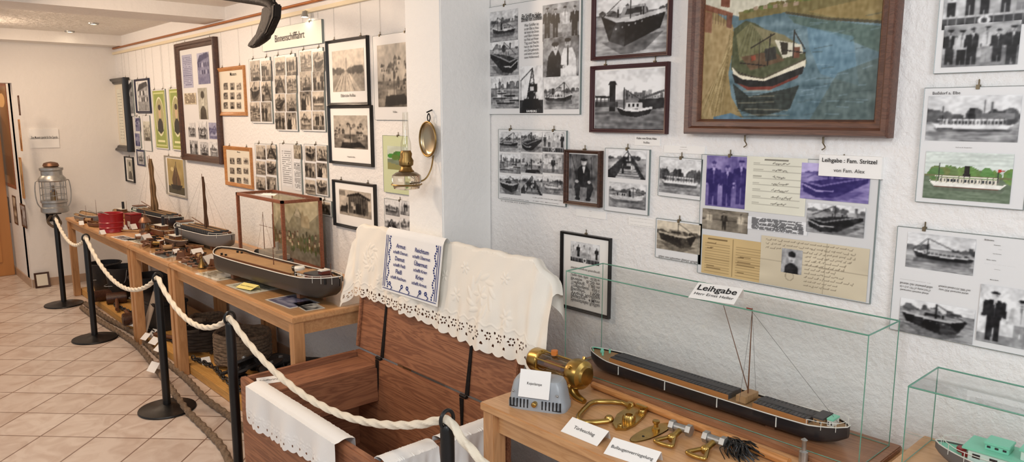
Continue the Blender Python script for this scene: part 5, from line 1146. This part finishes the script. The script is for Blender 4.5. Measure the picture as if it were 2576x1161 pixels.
for sg in(-1,1): B().tube([(0,sg*.115,.31),(0,sg*.14,.3),(0,sg*.15,.2),(0,sg*.14,.1),(0,sg*.115,.05)],.005,8).obj('side_handle',steel,r)
B().box((-.15,0,-.01),(.3,.1,.02)).box((-.29,0,-.06),(.02,.06,.12)).obj('wall_bracket',iron,r)
tag(B().tube([(-8.28,y-.02,z-.28),(-8.26,y-.06,z-.34),(-8.24,y,z-.4),(-8.28,y+.05,z-.36),(-8.3,y+.02,z-.28)],.012,10,lobes=3,pitch=.08,amp=.15,step=.01).obj('hanging_rope',ropet),'short loop of brown rope hanging below the lantern bracket','rope')
r=thing('leaning_picture_frame','small wooden frame leaning on the wall at floor level','picture frame',(XE+.05,1.36,0),rot=(-.2,0,pi/2)); ring('frame',.13,.15,.018,.015,darkwood,r).location=(0,0,.075); B().box((0,-.004,.075),(.11,.005,.13)).obj('backing',cream,r)
# ------------------------------------------------------------------ oil lamp on pilaster
x,z=W(1070,350,Y=1.88)
r=thing('wall_oil_lamp','brass wall oil lamp with glass font, chimney and round reflector','oil lamp',(x,1.92,z))
B().lathe([(.001,.0),(.05,.004),(.062,.01),(.066,.016),(.06,.02)],seg=32,mx=Matrix.Translation((0,-.01,0))@Matrix.Rotation(pi/2,4,'X')@Matrix.Diagonal((.9,1.12,1,1)),cap=False).obj('reflector',M('mirror_brass',(190,174,146),.3,1),r)
B().tube([(.059*math.cos(a_),-.028,.074*math.sin(a_)) for a_ in np.linspace(0,2*pi,25)[:-1]],.004,8,closed=True).obj('reflector_rim',brassd,r)
B().tube([(0,-.02,.075),(-.01,-.02,.092),(0,-.02,.11),(.01,-.02,.092)],.0025,8,closed=True).cyl((0,-.002,.125),(0,-.03,.115),.003).obj('hanging_hook',iron,r)
B().tube([(.015,-.01,-.07),(.022,-.03,-.13),(.01,-.06,-.175),(-.03,-.11,-.185)],.0035,8).obj('bracket_arm',brassd,r)
lx,ly,lz=-.032,-.12,-.165
B().lathe([(.03,-.05),(.055,-.045),(.06,-.03),(.064,-.005),(.062,.012),(.045,.024),(.025,.03)],(lx,ly,lz),seg=28).obj('glass_font',M('clear_glass_font',(236,230,214),.05,trans=.95),r)
B().lathe([(.066,-.03),(.068,-.028),(.066,-.024),(.062,-.026)],(lx,ly,lz),seg=28).obj('font_ring',brassd,r)
B().lathe([(.03,.024),(.034,.03),(.026,.038),(.022,.05),(.03,.056),(.032,.075),(.024,.09),(.026,.105),(.02,.118)],(lx,ly,lz),seg=28).obj('burner',brassd,r)
B().cyl((lx+.02,ly,lz+.065),(lx+.05,ly-.01,lz+.065),.002).lathe([(.008,0),(.008,.003)],mx=Matrix.Translation((lx+.05,ly-.01,lz+.065))@Matrix.Rotation(pi/2,4,'Y')).obj('wick_knob',brassd,r)
B().lathe([(.02,.1),(.023,.125),(.022,.15),(.014,.18),(.012,.28)],(lx,ly,lz),seg=24,cap=False).obj('glass_chimney',GLASS('lamp_chimney_glass',(.93,.93,.9),.12),r)
# ------------------------------------------------------------------ anchor hanging from ceiling
Ya=1.62
def aw(px_,py_): x,z=W(px_,py_,Y=Ya); return (x,Ya,z)
r=thing('iron_anchor','dark iron anchor arm with curved fluke hung under the ceiling','anchor',aw(690,10)); o_=Vector(r.location)
P_=[aw(540,-16),aw(610,-6),aw(668,4),aw(690,22),aw(684,55),aw(668,88),aw(640,112),aw(626,114)]
B().tube([Vector(p)-o_ for p in P_],lambda t:.028-.006*t if t<.7 else .026*(1-t)/.3*.9+.006,14).obj('anchor_arm',iron,r)
p1=[Vector(aw(*q))-o_ for q in ((700,10),(698,45),(680,85),(645,118),(630,112),(652,84),(664,50),(668,20))]
B().add([v+Vector((0,-.02,0)) for v in p1]+[v+Vector((0,.02,0)) for v in p1],[tuple(range(8)),tuple(range(15,7,-1))]+[(i,(i+1)%8,8+(i+1)%8,8+i) for i in range(8)]).obj('fluke',iron,r,bevel=.006)
for q in ((0,0,0),tuple(Vector(aw(560,-14))-o_)): B().cyl(q,(q[0],0,ZC-o_.z),.007).obj('suspension_rod',iron,r)
# ------------------------------------------------------------------ under the tables
blk2=M('black_old_metal',(52,50,50),.5,.3,var=.35,bump=.3)
def bucket(x,y,R,hh,lab,m=blk2):
    r=thing('bucket',lab,'bucket',(x,y,.0605),group='old buckets'); B().lathe([(R*.72,0),(R*.74,.004),(R*.97,hh),(R*1.03,hh),(R*1.03,hh+.008),(R*.95,hh+.008),(R*.94,hh),(R*.7,.01),(.001,.01)],seg=30,cap=False).obj('bucket_body',m,r)
    B().tube([(-R,0,hh),(-R*.8,-.03,hh*.55),(0,-R*1.05,hh*.45),(R*.8,-.03,hh*.55),(R,0,hh)],.004,8).obj('handle',steel,r)
bucket(-7.62,1.74,.14,.26,'black metal bucket with wire handle under the table'); bucket(-7.2,1.78,.15,.28,'black metal bucket on the platform'); bucket(-6.55,1.82,.16,.3,'dark wooden tar bucket on the platform')
r=thing('tool_chest','old black iron box with lid on the platform','box',(-6.02,1.74,.0605),.1); B().box((0,0,.1),(.4,.24,.2)).obj('box_body',blk2,r,bevel=.006); B().box((0,0,.215),(.42,.26,.03)).obj('box_lid',blk2,r,bevel=.006); B().tube([(-.05,-.13,.1),(-.03,-.15,.09),(.03,-.15,.09),(.05,-.13,.1)],.006,8).obj('handle',iron,r)
for x,y,an in ((-7.35,1.56,.1),(-6.35,1.57,-.1),(-6.85,1.6,2.9),(-5.5,1.62,.3)):
    r=thing('wooden_mallet','old wooden mallet with worn handle on the platform','mallet',(x,y+.03,.0605),an,group='old mallets'); B().cyl((-.2,0,.03),(.16,0,.045),.016,.014).obj('handle',brown,r); B().cyl((.16,-.08,.05),(.16,.08,.05),.05,.05,18).obj('head',darkwood,r,bevel=.006)
def coil(x,y,R,n,mat,lab,Z=.06):
    pts=[]; 
    for k in range(n*14): a_=k*2*pi/14; pts.append((R*(1+.06*math.sin(k*.9))*math.cos(a_),R*math.sin(a_),.018+.022*(k/14)+.004*math.sin(k*1.7)))
    tag(B().tube(pts,.015,8,lobes=3,pitch=.1,amp=.14).obj('rope_coil',mat,loc=(x,y,Z)),lab,'rope coil')
darkr=M('black_tarred_rope',(60,52,46),.9,bump=.4,bs=300)
coil(-4.72,1.86,.17,9,ropet,'coiled brown hemp rope on the platform'); coil(-3.85,1.92,.13,8,darkr,'coiled dark tarred rope on the platform'); coil(-5.5,1.92,.12,6,ropet,'small coil of hemp rope on the platform'); coil(-5.15,1.75,.12,7,darkr,'dark coil of tarred line on the platform')
def chain(pts,lab):
    P=[Vector(p) for p in pts]; a=B(); k=0
    for i in range(len(P)-1):
        d_=P[i+1]-P[i]; n_=max(1,int(d_.length/.038)); dn=d_.normalized(); sd=dn.cross(Vector((0,0,1))).normalized()
        for j in range(n_):
            c_=P[i]+dn*(j+.5)*.038; s2=sd if k%2 else Vector((0,0,1)); k+=1
            a.tube([c_+dn*(.026*math.cos(t))+s2*(.015*math.sin(t)) for t in np.linspace(0,2*pi,9)[:-1]],.0055,6,closed=True)
    tag(a.obj('iron_chain',blk2),lab,'chain')['kind']='stuff'
chain([(-6.9,1.62,.078),(-6.4,1.66,.078),(-5.9,1.6,.078),(-5.4,1.66,.078)],'rusty dark iron chain lying along the platform'); chain([(-5.0,1.62,.078),(-4.7,1.66,.078),(-4.4,1.62,.078),(-4.1,1.62,.078)],'iron chain lying beside the pulley blocks')
cheekm=M('old_wooden_block',(74,58,48),.6,var=.3,bump=.2)
def block(x,y,an,s=1,tilt=0,z=.062,k=0):
    r=thing('pulley_block','dark iron and wood pulley block with hook','pulley block',(x,y,z),group='dark pulley blocks',rot=(tilt,0,an))
    P2=[(.085*s*math.cos(t)*(1),.06*s*math.sin(t)) for t in np.linspace(0,2*pi,21)[:-1]]
    for za,zb in ((0,.014*s),(.05*s,.064*s)): B().prism(P2,za,zb).obj('cheek',cheekm if k%3==0 else blk2,r,bevel=.003)
    B().prism([(p[0]*.3-.05*s,p[1]*.6) for p in P2],.014*s,.05*s).obj('spacer',blk2,r)
    B().lathe([(.05*s,.016*s),(.042*s,.03*s),(.05*s,.048*s)],seg=22).obj('sheave',iron,r); B().cyl((0,0,-.0),(0,0,.075*s),.012*s).obj('axle',steel,r)
    B().tube([(.08*s,0,.032*s),(.115*s,0,.032*s),(.14*s,.025*s,.032*s),(.17*s,0,.032*s),(.15*s,-.03*s,.032*s),(.125*s,-.03*s,.032*s)],.009*s,8).obj('hook',iron,r)
rb=random.Random(3)
n_=0
for ix in range(5):
    for iy in range(3):
        x=-4.42+ix*.27+.1*(iy%2); y=1.7+iy*.14
        if ix==2 and iy==2: continue
        if ix==3 and iy==2: continue
        block(x,y,rb.uniform(-.6,.6)+(pi if rb.random()<.5 else 0),rb.uniform(.95,1.2),rb.uniform(0,.12),k=n_); n_+=1
for x,y in ((-4.3,1.72),(-3.95,1.74),(-3.6,1.76),(-4.1,1.8)): block(x,y,rb.uniform(0,6),1.15,rb.uniform(.1,.4),z=.155,k=n_); n_+=1
x,y=T(352,845,.06); r=thing('wooden_plank','pale wooden board leaning against the table edge','board',(x,y,.0),rot=(-.4,0,.3)); B().box((0,0,.2),(.06,.012,.4)).obj('board',M('pale_board',(200,184,166),.6,var=.1),r,bevel=.002)
for a_,b2 in (((322,818),(336,821)),((352,852),(366,856)),((372,842),(388,846)),((372,862),(390,868)),((510,918),(532,914)),((515,832),(550,838)),((290,712),(302,714)),((385,880),(398,885))): tent(a_,b2,.06,.7,Z=.061,lab='small white label card among the platform exhibits')
tent((368,932),(388,938),.07,.9,Z=.04,lab='small white label card lying on the floor ropes')
# ------------------------------------------------------------------ camera
cam=bpy.data.cameras.new('camera'); co=bpy.data.objects.new('camera',cam); COL.objects.link(co); co.location=(0,0,H)
cam.sensor_width=36; cam.lens=36*F/2576; cam.clip_start=.05
co.rotation_euler=(pi/2-TH,0,AZ); bpy.context.scene.camera=co
# ------------------------------------------------------------------ lights
def area(name,loc,target,size,en,col):
    l=bpy.data.lights.new(name,'AREA'); l.energy=en; l.size=size; l.color=col; o=bpy.data.objects.new(name,l); COL.objects.link(o); o.location=loc
    o.rotation_euler=(Vector(target)-Vector(loc)).to_track_quat('-Z','Y').to_euler()
warm=(1,.75,.54)
for x in (-7.6,-6.4,-4.9,-3.8): area('warm_ceiling_light',(x,.8,2.38),(x+.25,2.0,.8),.25,13.5,warm)
area('passage_light',(-9.2,.3,2.3),(-9.0,1.3,1.2),.3,10,(1,.75,.5))
area('cool_room_light',(-.6,-.2,2.42),(-.9,2.2,1.0),.6,26,(.92,.96,1.0))
area('cool_side_light',(1.6,.6,1.9),(-2.5,2.0,1.3),1.0,27,(.9,.95,1.0))  # unseen fill light added to brighten the side face of the pilaster
area('neutral_room_light',(-2.4,-1.0,2.42),(-3,1.8,.6),.9,24,(1,.9,.8))
w=bpy.data.worlds.new('world'); bpy.context.scene.world=w; w.use_nodes=True; w.node_tree.nodes['Background'].inputs[0].default_value=(.97,.97,1,1); w.node_tree.nodes['Background'].inputs[1].default_value=.48
bpy.context.scene.view_settings.view_transform='Standard'
